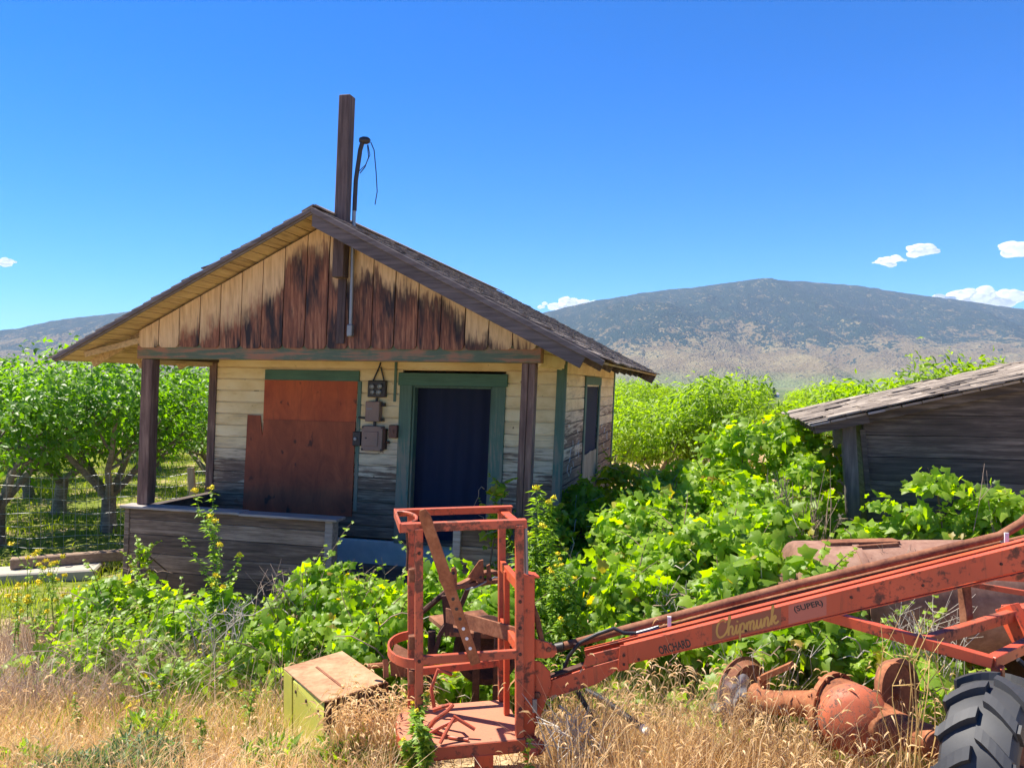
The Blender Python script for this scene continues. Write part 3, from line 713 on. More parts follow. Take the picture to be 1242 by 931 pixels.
# roof
EL, ER = 0.86, 0.80        # eave overhang left, right
V0, V1 = -0.50, L + 0.38
def zroof(x): return 4.68 - 0.5 * abs(x - 2.55)
sl = math.sqrt(1.25)
roof = None
b = HB()
for sgn, ov in ((-1, EL), (1, ER)):
    n_ = Vector((sgn * 0.5, 0, 1)).normalized(); d = Vector((sgn, 0, -0.5)).normalized()
    tot = (2.55 + ov) * sl; s_ = 0.0
    while s_ < tot:
        w = min(random.uniform(.13, .17), tot - s_)
        c = Vector((2.55, (V0 + V1) / 2, 4.68)) + d * (s_ + w / 2) + n_ * 0.012
        b.obox(c, d, w / 2 - .006, (0, 1, 0), (V1 - V0) / 2 + random.uniform(-.015, .01), n_, 0.011); s_ += w
roof = b.build('roof', M['soffit'], cab)
def slope_box(b, sgn, s0, s1, y0, y1, h0, h1, rnd=None):
    n_ = Vector((sgn * 0.5, 0, 1)).normalized(); d = Vector((sgn, 0, -0.5)).normalized()
    c = Vector((2.55, (y0 + y1) / 2, 4.68)) + d * (s0 + s1) / 2 + n_ * (h0 + h1) / 2
    b.obox(c, d, (s1 - s0) / 2, (0, 1, 0), (y1 - y0) / 2, n_, (h1 - h0) / 2, rnd)
b = HB()
for sgn, ov in ((-1, EL), (1, ER)):
    tot = (2.55 + ov) * sl + .05; ex = 0.145; s_ = tot
    d = Vector((sgn, 0, -0.5)).normalized(); n_ = Vector((sgn * 0.5, 0, 1)).normalized()
    while s_ > 0.02:
        y = V0 - .04
        while y < V1 + .03:
            w = random.uniform(.07, .2); le = 0.36
            if random.random() > 0.035:
                tilt = 0.075 + random.uniform(-.02, .035) + (random.uniform(.03, .12) if random.random() < (.30 if y < V0 + .25 else .07) else 0)
                j = random.uniform(-.025, .02)
                dd = (d - n_ * -tilt).normalized(); nn = (n_ - d * tilt).normalized()
                lo = max(0.0, s_ + j - le); hi = s_ + j
                c = Vector((2.55, y + w / 2, 4.68)) + d * (lo + hi) / 2 + n_ * (0.030 + .016)
                b.obox(c, dd, (hi - lo) / 2, (0, 1, 0), w / 2 - .003, nn, 0.006 + random.uniform(0, .004))
            y += w
        s_ -= ex
for k in range(14):
    y = V0 + k * .57
    for sgn in (-1, 1): slope_box(b, sgn, -0.03, 0.13, y, y + .55, .075, .09)
b.build('shingles', M['shingle'], roof)
# barge boards (front and back), upper trim strips
def barge(sgn, ov, y0, y1, depth, name, top=0.0, mat=M['barge']):
    b = HB(); n_ = Vector((sgn * 0.5, 0, 1)).normalized(); d = Vector((sgn, 0, -0.5)).normalized()
    a = Vector((2.55, y0, 4.68)) + n_ * (0.0 + top); tot = (2.55 + ov) * sl
    a0 = Vector((2.55, y0, 4.68 + (0.0 + top) * sl)); e0 = a + d * tot
    e1 = e0 - n_ * depth; a1 = Vector((2.55, y0, 4.68 + (top - depth) * sl))
    b.prism([a0, e0, e1, a1], (0, y1 - y0, 0)); return b.build(name, mat, roof, bevel=0.004)
barge(-1, EL, V0 - .03, V0 - .002, 0.05, 'barge_board', 0.03)
barge(1, ER - .18, V0 - .035, V0 - .004, 0.175, 'barge_board', 0.03)
barge(1, ER, V0 - .062, V0 - .037, 0.06, 'rake_trim', 0.045)
barge(-1, EL, V0 - .055, V0 - .032, 0.045, 'rake_trim', 0.045)
barge(1, ER, V1 + .002, V1 + .03, 0.2, 'barge_board', 0.03); barge(-1, EL, V1 + .002, V1 + .03, 0.2, 'barge_board', 0.03)
for sgn, ov, X0 in ((-1, EL, 0), (1, ER, W)):
    for i in range(9):
        y = 0.02 + i * 0.86
        b = HB(); d = Vector((sgn, 0, -.5)).normalized(); n_ = Vector((sgn * .5, 0, 1)).normalized()
        b.beam(Vector((X0 - sgn * .05, y, zroof(X0 - sgn * .05))) - n_ * .055, Vector((X0 + sgn * (ov - .06), y, zroof(X0 + sgn * (ov - .06)))) - n_ * .055, .045, .10)
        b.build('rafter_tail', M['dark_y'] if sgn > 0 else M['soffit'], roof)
b = HB(); b.beam((-0.02, -0.05, 3.25), (-0.62, -0.30, 3.06), .05, .07); b.build('eave_brace', M['soffit'], roof)
# service mast on the gable
mast = HB(); mast.box((2.68, -0.26, 3.98), (2.82, -0.112, 6.07)); mo = mast.build('service_mast', M['mast'], cab, bevel=0.008)
b = HB(); b.box((2.70, -0.128, 3.22), (2.80, -0.109, 3.975)); b.build('mast_plank', M['mast'], mo)
b = HB(); b.tube([(2.90, -.17, 3.42), (2.89, -.17, 4.3), (2.885, -.17, 4.9), (2.89, -.17, 5.1), (2.93, -.17, 5.45), (2.96, -.17, 5.56)], .022, 10); b.build('conduit', M['steel'], mo, True)
b = HB(); b.tube([(2.89, -.17, 4.75), (2.892, -.17, 5.1), (2.932, -.17, 5.45), (2.965, -.17, 5.565)], .026, 10); b.build('upper_conduit', M['box_dark'], mo, True)
b = HB(); b.lathe((2.945, -.17, 5.56), (1, 0, -.12), [(-.03, 0), (-.02, .03), (.02, .043), (.07, .042), (.10, .025), (.105, 0)], 14); b.build('weatherhead', M['box_dark'], mo, True)
b = HB(); b.box((2.868, -.21, 3.30), (2.932, -.135, 3.44)); b.build('conduit_clamp', M['steel'], mo, bevel=.01)
b = HB()
b.tube([(3.06, -.17, 5.53), (3.1, -.16, 5.44), (3.13, -.15, 5.2), (3.15, -.14, 4.97), (3.13, -.14, 4.82)], .006, 5)
b.tube([(3.02, -.17, 5.50), (3.04, -.17, 5.36), (3.0, -.17, 5.25), (2.94, -.17, 5.18)], .006, 5)
b.tube([(3.03, -.18, 5.50), (3.06, -.18, 5.38), (3.01, -.18, 5.27), (2.93, -.18, 5.2)], .005, 5)
b.build('wire', M['black'], mo, True)
# electric boxes on the front wall
yw = PV - .03
def wallbox(name, x0, x1, z0, z1, dep, mat, plate=None):
    b = HB(); b.box((x0, yw - dep, z0), (x1, yw + .002, z1)); o = b.build(name, mat, cab, bevel=.008)
    return o
mt = wallbox('meter_base', 2.44, 2.70, 2.575, 2.80, .07, M['box_dark'])
for i, (mx, mz, r_) in enumerate(((2.51, 2.72, .035), (2.625, 2.725, .035), (2.52, 2.645, .03), (2.61, 2.645, .036))):
    b = HB(); b.lathe((mx, yw - .07, mz), (0, -1, 0), [(0, r_), (.025, r_), (.03, r_ * .7), (.022, r_ * .5), (.022, 0)], 14); b.build('terminal', M['steel'], mt, True)
b = HB(); b.tube([(2.50, yw - .03, 2.80), (2.58, yw - .03, 2.985), (2.60, yw - .03, 3.05)], .011, 6); b.tube([(2.66, yw - .03, 2.80), (2.605, yw - .03, 2.985)], .011, 6)
b.build('cable', M['black'], mt, True)
b = HB(); b.tube([(2.57, yw - .04, 2.57), (2.57, yw - .04, 2.5)], .02, 8); b.build('nipple', M['black'], mt, True)
b = HB(); b.box((2.80, yw - .02, 2.52), (2.835, yw, 3.06)); b.build('conduit_strip', M['green'], cab)
s1 = wallbox('switch_box', 2.44, 2.645, 2.245, 2.52, .12, M['box_brown'])
b = HB(); b.box((2.46, yw - .123, 2.41), (2.54, yw - .119, 2.425)); b.build('name_plate', M['steel'], s1)
b = HB(); b.box((2.645, yw - .06, 2.45), (2.69, yw, 2.5)); b.build('lug', M['box_dark'], s1)
b = HB(); b.box((2.645, yw - .05, 2.25), (2.68, yw, 2.29)); b.build('lug', M['box_dark'], s1)
b = HB(); b.tube([(2.30, yw - .02, 2.29), (2.44, yw - .03, 2.285)], .015, 6); b.build('side_pipe', M['box_dark'], s1)
b = HB(); b.tube([(2.55, yw - .04, 2.26), (2.55, yw - .04, 2.17)], .02, 8); b.build('nipple', M['black'], s1, True)
s2 = wallbox('fuse_box', 2.385, 2.69, 1.845, 2.185, .085, M['box_brown'])
b = HB(); b.box((2.425, yw - .097, 1.91), (2.63, yw - .086, 2.11)); b.build('cover', M['box_brown'], s2, bevel=.01)
for mx, mz in ((2.40, 2.165), (2.675, 2.165), (2.40, 1.865), (2.675, 1.865), (2.455, 2.02)):
    b = HB(); b.lathe((mx, yw - (.097 if mz == 2.02 else .085), mz), (0, -1, 0), [(0, .012), (.01, .011), (.012, 0)], 8); b.build('screw', M['box_dark'], s2)
b = HB(); b.box((2.692, yw - .075, 1.87), (2.73, yw, 2.15)); b.box((2.73, yw - .05, 1.95), (2.77, yw - .01, 1.985)); b.build('flange', M['rust_dk'], s2)
s3 = wallbox('small_switch', 2.245, 2.365, 1.905, 2.10, .07, M['box_dark'])
b = HB(); b.lathe((2.29, yw - .07, 2.0), (0, -1, 0), [(0, .024), (.015, .022), (.018, 0)], 10); b.build('knob', M['steel'], s3, True)
s4 = wallbox('small_switch', 2.78, 2.90, 2.03, 2.205, .09, M['box_red'])
b = HB(); b.lathe((2.835, yw - .09, 2.12), (0, -1, 0), [(0, .026), (.012, .024), (.014, 0)], 10); b.build('knob', M['box_red'], s4, True)
# ------------------------------------------------------------------ shed
SO = Vector((2.97, 8.0, 0.0))
wv = Vector((0.97, -0.25, 0)).normalized(); dv = Vector((0.25, 0.97, 0)).normalized()
SRZ = math.atan2(wv.y, wv.x)
shed = thing('shed', SO, 'low collapsing shed of dark grey boards with a curling weathered roof', 'shed', rz=SRZ)
def SB(): return MB(lambda v: v)
def sroof(t): return 2.36 + 0.236 * t if t < 3.9 else 2.36 + .236 * 3.9 - .236 * (t - 3.9)
b = SB(); z = -0.1; i = 0
while z < 3.2:
    h = random.uniform(.20, .26)
    sh = .02 * (2.3 - z)
    x0 = .50 + .07 * max(0, 2.2 - z) + random.uniform(-.01, .015)
    for (p, q) in ((x0, 3.9), (3.905, 7.2)):
        z1 = min(z + h - .006, 9)
        pts = []
        lo_p, lo_q = z, z
        t_p, t_q = min(z1, sroof(p) - .05), min(z1, sroof(q) - .05)
        if t_p <= lo_p and t_q <= lo_q: continue
        # clip the board under the roof slope
        n_ = 12; topl = [(p + (q - p) * k / n_, min(z1, sroof(p + (q - p) * k / n_) - .05)) for k in range(n_ + 1)]
        topl = [(x, zz) for x, zz in topl if zz > z + .002]
        if len(topl) < 2: continue
        poly = [(topl[0][0], z), (topl[-1][0], z)] + topl[::-1]
        yo = .25 + random.uniform(-.012, .012)
        b.prism([(x, yo, zz) for x, zz in poly], (0, .025, 0))
    z += h
b.build('front_wall', M['shed_x'], shed)
b = SB(); z = -0.1
while z < 2.42:
    h = random.uniform(.2, .26); b.box((.50 + .07 * max(0, 2.2 - z), .29, z), (.53 + .07 * max(0, 2.2 - z), 2.6, min(z + h - .006, 2.44))); z += h
b.build('side_wall', M['grey_y'], shed)
b = SB(); b.box((.54, 2.58, -.1), (7.2, 2.61, 2.5)); b.build('back_wall', M['shed_x'], shed)
b = SB(); b.box((7.2, .26, -.1), (7.23, 2.6, 2.42)); b.build('side_wall', M['grey_y'], shed)
b = SB(); b.beam((.50, .19, -.1), (.36, .20, 2.36), .13, .12, (0, 1, 0)); b.build('corner_post', M['shed_z'], shed, bevel=.006)
b = SB(); b.beam((.70, .215, -.1), (.50, .222, 2.3), .05, .03, (0, 1, 0)); b.build('corner_batten', M['shed_x'], shed)
b = SB()
for (xa, xb, z0) in ((0.02, 3.9, sroof(0)),):
    b.beam((0.02, .13, sroof(0.02) - .06), (3.9, .13, sroof(3.9) - .06), .035, .10)
    b.beam((3.9, .13, sroof(3.9) - .075), (7.7, .13, sroof(7.7) - .075), .035, .14)
b.build('rake_board', M['shed_x'], shed)
b = SB()
for k in range(13):
    y = .02 + k * .215; b.beam((0.03, y, sroof(.03) - .06), (.52, y, sroof(.52) - .06), .045, .09)
b.build('rafter', M['shed_x'], shed)
b = SB()
slope = math.atan(.236)
for side in (0, 1):
    d = Vector((math.cos(slope), 0, math.sin(slope))) if side == 0 else Vector((math.cos(slope), 0, -math.sin(slope)))
    o = Vector((0, 0, 2.36)) if side == 0 else Vector((3.9, 0, sroof(3.9)))
    n_ = Vector((-d.z, 0, d.x)); s_ = -.02; tot = 3.9 / math.cos(slope)
    while s_ < tot:
        w = random.uniform(.15, .2)
        b.obox(o + d * (s_ + w / 2) + n_ * -.01 + Vector((0, 1.35, 0)), d, w / 2 - .004, (0, 1, 0), 1.39 + random.uniform(-.05, .03), n_, .011); s_ += w
srf = b.build('roof', M['grey_x'], shed)
b = SB()
for side in (0, 1):
    d = Vector((math.cos(slope), 0, math.sin(slope))) if side == 0 else Vector((math.cos(slope), 0, -math.sin(slope)))
    o = Vector((0, 0, 2.36)) if side == 0 else Vector((3.9, 0, sroof(3.9)))
    n_ = Vector((-d.z, 0, d.x)); tot = 3.9 / math.cos(slope); s_ = -.05
    while s_ < tot:
        y = -.08
        while y < 2.7:
            w = random.uniform(.12, .4)
            if random.random() > .07:
                t_ = random.uniform(-.03, .05) * (1 if side == 0 else -1); dd = (d + n_ * t_).normalized(); nn = Vector((-dd.z, 0, dd.x))
                q = random.uniform(-.06, .06); yaw = random.uniform(-.05, .05)
                b.obox(o + d * (s_ + .15) + n_ * (.022 + abs(t_) * .16) + Vector((0, y + w / 2, q * .15)), dd, .17 + random.uniform(-.02, .03), Vector((0, 1, yaw)).normalized(), w / 2 - .004, nn, .006)
            y += w
        s_ += .21
b.build('roof_shakes', M['roofgrey'], srf)

# ------------------------------------------------------------------ orchard picker (machine with cage and boom)
def plane_hit(px, py, P, nrm):
    d = Vector(((px - CX) / F, 1.0, -(py - HY) / F)); t = (P - EYE).dot(nrm) / d.dot(nrm); return EYE + d * t
PK = Vector((-0.25, 4.45, ground_z(-.25, 4.45)))
pick = thing('orchard_picker', PK, 'orange orchard picking lift with open cage, long lettered boom and lugged tyre', 'picking lift')
cO = Vector((-.485, 4.2, 0)); cw = Vector((.98, .2, 0)).normalized(); cd = Vector((-.2, .98, 0)).normalized()
CWD, CDP, ZP, ZT = .535, .50, .89, 2.03
def cg(a, b, z): return cO + cw * a + cd * b + Vector((0, 0, z))
UPc = Vector((0, 0, 1))
def cbeam(p, q, w, h, name, mat, parent=pick, bevel=.003, up=(0, 0, 1)):
    b = MB(); b.beam(p, q, w, h, up); return b.build(name, mat, parent, bevel=bevel)
for (a, bb) in ((0, 0), (CWD, 0), (CWD, CDP), (0, CDP)):
    b = MB(); c = cg(a, bb, (ZP + ZT) / 2); b.obox(c, cw, .021, cd, .021, UPc, (ZT - ZP) / 2 - .005)
    p = b.build('cage_post', M['orange_worn'], pick, bevel=.003)
    if (a, bb) == (0, 0):
        for zz in (1.78, 1.43, 1.25):
            q = MB(); q.obox(cg(-.035, .02, zz), cw, .016, cd, .02, UPc, .035); q.build('hinge_lug', M['rust'], p, bevel=.003)
b = MB()
b.beam(cg(-.09, -.005, ZT), cg(CWD + .04, -.005, ZT), .01, .045); b.beam(cg(-.09, .02, ZT + .018), cg(CWD + .04, .02, ZT + .018), .05, .008)
b.build('top_rail', M['orange_worn'], pick, bevel=.002)
b = MB(); b.beam(cg(-.09, CDP, ZT), cg(CWD + .06, CDP, ZT), .01, .045); b.beam(cg(-.09, CDP - .02, ZT + .018), cg(CWD + .06, CDP - .02, ZT + .018), .045, .008); b.build('top_rail', M['orange_worn'], pick, bevel=.002)
cbeam(cg(-.095, .0, ZT), cg(-.095, CDP, ZT), .012, .05, 'top_end_bar', M['orange_worn'])
cbeam(cg(CWD + .01, .0, ZT - .012), cg(CWD + .01, CDP, ZT - .012), .05, .012, 'top_end_bar', M['orange'])
b = MB(); b.tube([cg(-.09 + .10 * math.sin(t), CDP / 2 - .2 * math.cos(t), ZT + .012) for t in [k * math.pi / 8 for k in range(9)]], .009, 6); b.build('top_hoop', M['orange_worn'], pick, True)
cbeam(cg(0, -.004, 1.34), cg(CWD, -.004, 1.34), .03, .046, 'front_rail', M['orange_worn'])
cbeam(cg(.02, CDP + .002, 1.10), cg(CWD, CDP + .002, 1.12), .03, .042, 'back_rail', M['orange_worn'])
hp = [(-.145 * math.sin(t), CDP / 2 - .25 * math.cos(t), .145 * math.sin(t) - 0, ) for t in [k * math.pi / 18 for k in range(19)]]
vs = []
for t in [k * math.pi / 18 for k in range(19)]:
    for rr_ in (1.0, .93):
        for zz in (1.295, 1.342): vs.append(cg(-.15 * math.sin(t) * rr_, CDP / 2 - .25 * math.cos(t) * rr_, zz))
fs = []
for i in range(18):
    a, c = i * 4, i * 4 + 4
    fs += [(a, a + 1, c + 1, c), (a + 2, c + 2, c + 3, a + 3), (a + 1, a + 3, c + 3, c + 1), (a, c, c + 2, a + 2)]
b = MB(); b.add(vs, fs); b.build('side_hoop', M['orange_worn'], pick, True)
# inner ladder on the boom side
b = MB(); b.obox(cg(CWD - .01, .30, 1.3), cw, .016, cd, .016, UPc, .41); b.build('inner_upright', M['orange'], pick, bevel=.003)
for zz in (1.70, 1.36):
    cbeam(cg(CWD, .0, zz), cg(CWD, CDP, zz), .03, .06, 'side_rail', M['orange'])
cbeam(at(541, 746, 4.95), at(646, 776, 4.42), .012, .09, 'back_brace', M['rust'])
# platform
b = MB()
arc = [cg(-.09 * math.sin(t) - .01, CDP / 2 - .27 * math.cos(t), ZP - .022) for t in [k * math.pi / 12 for k in range(13)]]
poly = arc + [cg(CWD + .03, CDP + .02, ZP - .022), cg(CWD + .03, -.02, ZP - .022)]
b.prism(poly, (0, 0, .022)); plat = b.build('platform', M['orange_dusty'], pick, bevel=.003)
b = MB()
for i in range(len(arc) - 1): b.beam(arc[i] + Vector((0, 0, -.012)), arc[i + 1] + Vector((0, 0, -.012)), .008, .06)
b.beam(cg(-.01, -.02, ZP - .035), cg(CWD + .03, -.02, ZP - .035), .01, .06); b.build('platform_skirt', M['orange_worn'], plat)
cbeam(cg(-.02, .05, ZP - .075), cg(CWD, .02, ZP - .06), .04, .05, 'under_beam', M['orange_worn'])
b = MB(); b.prism([cg(.29, -.028, ZP - .065), cg(.39, -.028, ZP - .065), cg(.39, -.028, ZP - .19), cg(.355, -.028, ZP - .23), cg(.325, -.028, ZP - .23), cg(.29, -.028, ZP - .19)], cd * .02); br = b.build('under_bracket', M['orange'], pick, bevel=.003)
b = MB(); b.lathe(cg(.34, -.028, ZP - .16), -cd, [(0, .026), (.014, .024), (.016, 0)], 6); b.build('bolt', M['rust'], br)
b = MB(); b.prism([cg(CWD + .0, -.01, ZP - .05), cg(CWD + .05, -.01, ZP - .05), cg(CWD + .05, -.01, ZP - .16)], cd * .012); b.build('gusset', M['orange_worn'], pick)
# foot levers
for pts, r_ in (([(.055, .16, .90), (.10, .12, .975), (.16, .10, 1.02), (.19, .11, 1.045), (.18, .16, 1.03), (.10, .22, .985)], .011),
                ([(.07, .10, .91), (.12, .08, .945), (.21, .07, .985)], .010), ([(.11, -.01, .9), (.16, .03, .965), (.19, .05, 1.0)], .010),
                ([(.19, .08, 1.0), (.30, .03, .94)], .010), ([(.12, .35, .92), (.10, .36, 1.05), (.14, .37, 1.15), (.22, .36, 1.12)], .011), ([(.05, .20, .905), (.17, .05, .9), (.26, .00, .9)], .009)):
    b = MB(); b.tube([cg(*p) for p in pts], r_, 7); b.build('foot_lever', M['orange_worn'], plat, True)
# mast and gusset on the boom side
mo_ = MB(); c0 = cg(CWD + .055, .06, 0)
for s_ in (-1, 1): mo_.obox(c0 + cd * (.045 * s_) + Vector((0, 0, 1.28)), cw, .032, cd, .006, UPc, .47)
mo_.obox(c0 - cw * .028 + Vector((0, 0, 1.28)), cw, .006, cd, .04, UPc, .468); 
mst = mo_.build('mast', M['orange'], pick, bevel=.003)
cbeam(c0 - cw * .05 + Vector((0, 0, 1.755)), c0 + cw * .06 + Vector((0, 0, 1.735)), .1, .012, 'mast_cap', M['orange'], mst)
b = MB(); b.tube([c0 + Vector((-.005, -.03, 1.75)), c0 + Vector((-.01, -.03, 2.02))], .013, 8); b.build('grey_rod', M['steel'], mst, True)
b = MB(); b.obox(c0 + cw * .03 - cd * .055 + Vector((0, 0, 1.05)), cw, .012, cd, .006, UPc, .035); b.build('latch', M['steel'], mst)
# boom plane
P0 = at(660, 840, 4.36); P1 = at(1242, 680, 4.0)
be = Vector((P1.x - P0.x, P1.y - P0.y, 0)).normalized(); bn = Vector((be.y, -be.x, 0))      # bn towards the camera
def bp(px, py, off=0.0): return plane_hit(px, py, P0 - bn * off, bn)
def bplate(poly, off, th, name, mat, parent, bevel=.002):
    b = MB(); b.prism([bp(x, y, off) for x, y in poly], -bn * th); return b.build(name, mat, parent, bevel=bevel)
bplate([(640, 800), (656, 803), (667, 815), (669, 832), (657, 866), (641, 904), (634, 906), (634, 800)], -.006, .012, 'pivot_plate', M['orange'], pick)
bplate([(640, 800), (656, 803), (667, 815), (669, 832), (657, 866), (641, 904), (634, 906), (634, 800)], .09, .012, 'pivot_plate', M['orange'], pick)
b = MB(); c = bp(652, 843, -.007); b.lathe(c, bn, [(-.11, .018), (0, .018), (.012, .017), (.014, .009), (.016, 0)], 12); b.build('pivot_bolt', M['rust'], pick)
b = MB(); 
for off in (.0, .05): b.prism([bp(x, y, off) for x, y in [(638, 772), (664, 779), (673, 783), (676, 790), (672, 797), (660, 799), (638, 797)]], -bn * .012)
b.build('upper_lug', M['orange'], pick, bevel=.002)
b = MB(); b.lathe(bp(666, 788, -.001), bn, [(-.08, .014), (0, .014), (.008, .012), (.01, 0)], 10); b.build('lug_pin', M['rust'], pick)
b = MB(); b.beam(bp(642, 722, .02), bp(652, 748, .02), .02, .02); b.beam(bp(652, 748, .02), bp(659, 782, .02), .02, .02); b.beam(bp(645, 725, .07), bp(657, 782, .07), .015, .02); b.build('mast_strut', M['rust'], pick)
# boom: two channel plates with flanges
XE, YE0, YE1 = 1420, 616, 652          # off-frame end
front = bplate([(757, 783), (1242, 661), (XE, YE0), (XE, YE1), (1242, 691.5), (1100, 725.5), (823, 790), (760, 805)], 0, .008, 'boom', M['orange'], pick)
BG = Vector((0, 0, 0))
def brail(a, c, off, w, h, name, mat, par=front):
    b = MB(); b.beam(bp(*a, off), bp(*c, off), w, h); return b.build(name, mat, par, bevel=.0015)
brail((757, 782), (XE, YE0 - .5), .02, .044, .007, 'top_flange', M['orange'])
brail((760, 804), (823, 789.5), .024, .036, .007, 'bottom_flange', M['orange'])
brail((823, 789.5), (XE, YE1 + 1.0), .024, .036, .007, 'bottom_flange', M['orange'])
bplate([(709, 789), (XE, YE0 - 5), (XE, YE1 - 4), (823, 783), (712, 806)], .155, .008, 'back_plate', M['orange'], front)
brail((709, 788), (XE, YE0 - 6), .136, .042, .007, 'top_flange', M['orange'])
bplate([(659, 829), (713, 810), (756, 798), (757, 803), (745, 816), (722, 831), (666, 847)], .012, .01, 'boom_nose', M['orange'], front)
bplate([(711, 795), (756, 784), (757, 797), (706, 811)], .022, .009, 'nose_filler', M['orange'], front)
bplate([(662, 826), (715, 806), (720, 825), (668, 843)], .10, .01, 'boom_nose', M['orange'], front)
brail((662, 822), (735, 797), .06, .06, .012, 'nose_web', M['rust_dk'])
bplate([(752, 783), (761, 782), (763, 812), (749, 815)], -.004, .006, 'splice_plate', M['orange'], front)
bplate([(1182, 702), (1242, 689), (1330, 671), (1330, 700), (1242, 706)], .03, .01, 'heel_plate', M['orange'], front)
for (bx, by, of) in ((1033, 724.5, 0), (757, 795, -.004), (757, 806, -.004), (775, 800, 0), (905, 765, 0), (1120, 710, 0), (1215, 684, 0)):
    q = MB(); q.lathe(bp(bx, by, of), bn, [(-.002, 0), (-.001, .008), (.005, .0075), (.006, 0)], 6); q.build('bolt', M['rust_dk'], front)
for (a_, z_) in ((0, 1.9), (0, 1.34), (CWD, 1.62), (CWD, 1.34), (CWD, 1.05), (CWD, 1.48)):
    q = MB(); q.lathe(cg(a_, -.021, z_), -cd, [(-.002, 0), (-.001, .010), (.006, .009), (.007, 0)], 6); q.build('bolt', M['rust_dk'], pick)
q = MB(); q.tube([cg(-.06, .03, 2.0), cg(-.055, .03, 1.9), cg(-.06, .035, 1.8)], .006, 6); q.build('chain', M['rust_dk'], pick)
# lettering
def bframe(px, py, px2, py2):
    o = bp(px, py, -.0015); e = (bp(px2, py2, -.0015) - o); L_ = e.length; e.normalize(); u = bn.cross(e); u = u if u.z > 0 else -u
    return o, e, u, L_
def lettering(txt, a, c, hpx, mat, thick=.014, shear=0.0):
    o, e, u, L_ = bframe(*a, *c)
    cu = bpy.data.curves.new('txt', 'FONT'); cu.body = txt; cu.size = 1.0; cu.extrude = .0; cu.offset = thick; cu.shear = shear; cu.resolution_u = 3
    to = bpy.data.objects.new('txt', cu); col.objects.link(to)
    dg = bpy.context.evaluated_depsgraph_get(); me = bpy.data.meshes.new_from_object(to.evaluated_get(dg)); bpy.data.objects.remove(to)
    xs_ = [v.co.x for v in me.vertices]; ys_ = [v.co.y for v in me.vertices]
    x0, x1, y0, y1 = min(xs_), max(xs_), min(ys_), max(ys_)
    H = hpx / F * o.y
    for v in me.vertices: v.co = o + e * ((v.co.x - x0) / (x1 - x0) * L_) + u * ((v.co.y - y0) / (y1 - y0) * H) - PK
    me.materials.clear(); me.materials.append(mat); link('lettering', me, front)
lettering('ORCHARD', (801, 794.5), (839.5, 784.5), 10.5, M['letter'], .03)
lettering('(SUPER)', (965, 744.5), (1000, 735.8), 9.0, M['letter'], .028)
bplate([(957, 734), (1003, 722.5), (1003, 746), (957, 757)], -.0006, .0008, 'pale_decal', M['pale_decal'], front, 0)
bplate([(864, 757), (948, 736), (948, 758), (864, 778.5)], -.0006, .0008, 'dark_decal', M['decal'], front, 0)
STK = [[(1.3, 1.65), (1.0, 2.0), (.5, 1.85), (.15, 1.3), (.05, .6), (.3, .05), (.8, .05), (1.3, .5), (1.65, 1.3), (1.9, 2.05), (1.75, 2.15), (1.6, 1.3), (1.5, 0)],
       [(1.52, .3), (1.7, .85), (1.95, 1.0), (2.1, .75), (2.0, .15), (2.2, 0), (2.45, .4), (2.62, 1.0)], [(2.62, 1.0), (2.5, .25), (2.65, 0), (2.95, .5), (3.1, 1.0)], [(2.72, 1.35), (2.8, 1.45)],
       [(3.1, 1.0), (3.0, .2), (2.88, -.9)], [(3.0, .3), (3.2, .9), (3.45, 1.0), (3.6, .7), (3.5, .15), (3.2, .05), (3.5, .02), (3.8, .4), (3.95, 1.0)],
       [(3.95, 1), (3.85, 0)], [(3.87, .3), (4.05, .85), (4.28, 1), (4.36, .7), (4.26, 0)], [(4.28, .3), (4.45, .85), (4.7, 1), (4.8, .7), (4.7, .12), (4.85, 0), (5.1, .4), (5.25, 1.0)],
       [(5.25, 1), (5.15, .25), (5.35, 0), (5.6, .4), (5.78, 1)], [(5.78, 1), (5.68, .15), (5.82, 0), (6.05, .4), (6.2, 1)], [(6.2, 1), (6.08, 0)], [(6.1, .3), (6.3, .85), (6.52, 1), (6.62, .7), (6.52, .12), (6.68, 0), (6.95, .5), (7.25, 1.4)],
       [(7.25, 1.4), (7.42, 2.05), (7.28, 2.15), (7.15, 1.3), (7.0, 0)], [(7.05, .4), (7.3, .85), (7.55, .95), (7.55, .65), (7.15, .5)], [(7.25, .5), (7.5, .05), (7.9, .25)]]
o, e, u, L_ = bframe(870, 774, 945, 755.5); un = L_ / 7.9
b = MB()
def catmull(pts, k=5):
    P = [Vector((*p, 0)) for p in pts]; out = []
    for i in range(len(P) - 1):
        p0 = P[max(i - 1, 0)]; p1 = P[i]; p2 = P[i + 1]; p3 = P[min(i + 2, len(P) - 1)]
        for j in range(k):
            t = j / k; out.append(.5 * ((2 * p1) + (p2 - p0) * t + (2 * p0 - 5 * p1 + 4 * p2 - p3) * t * t + (3 * p1 - p0 - 3 * p2 + p3) * t ** 3))
    return out + [P[-1]]
lay = 0
for st in STK:
    c = catmull(st) if len(st) > 2 else [Vector((*p, 0)) for p in st]
    lay += 1
    for i in range(len(c) - 1):
        d = (c[i + 1] - c[i]); 
        if d.length < 1e-4: continue
        d.normalize(); nn = Vector((-d.y, d.x, 0)); w = .13
        q = [c[i] - d * .03 + nn * w, c[i + 1] + d * .03 + nn * w, c[i + 1] + d * .03 - nn * w, c[i] - d * .03 - nn * w]
        b.add([o + e * ((v.x + v.y * .22) * un) + u * (v.y * un * 1.02) + bn * (.0004 + .00002 * (lay % 9) + .000007 * i) for v in q], [(0, 1, 2, 3)])
b.build('script_lettering', M['gold'], front)
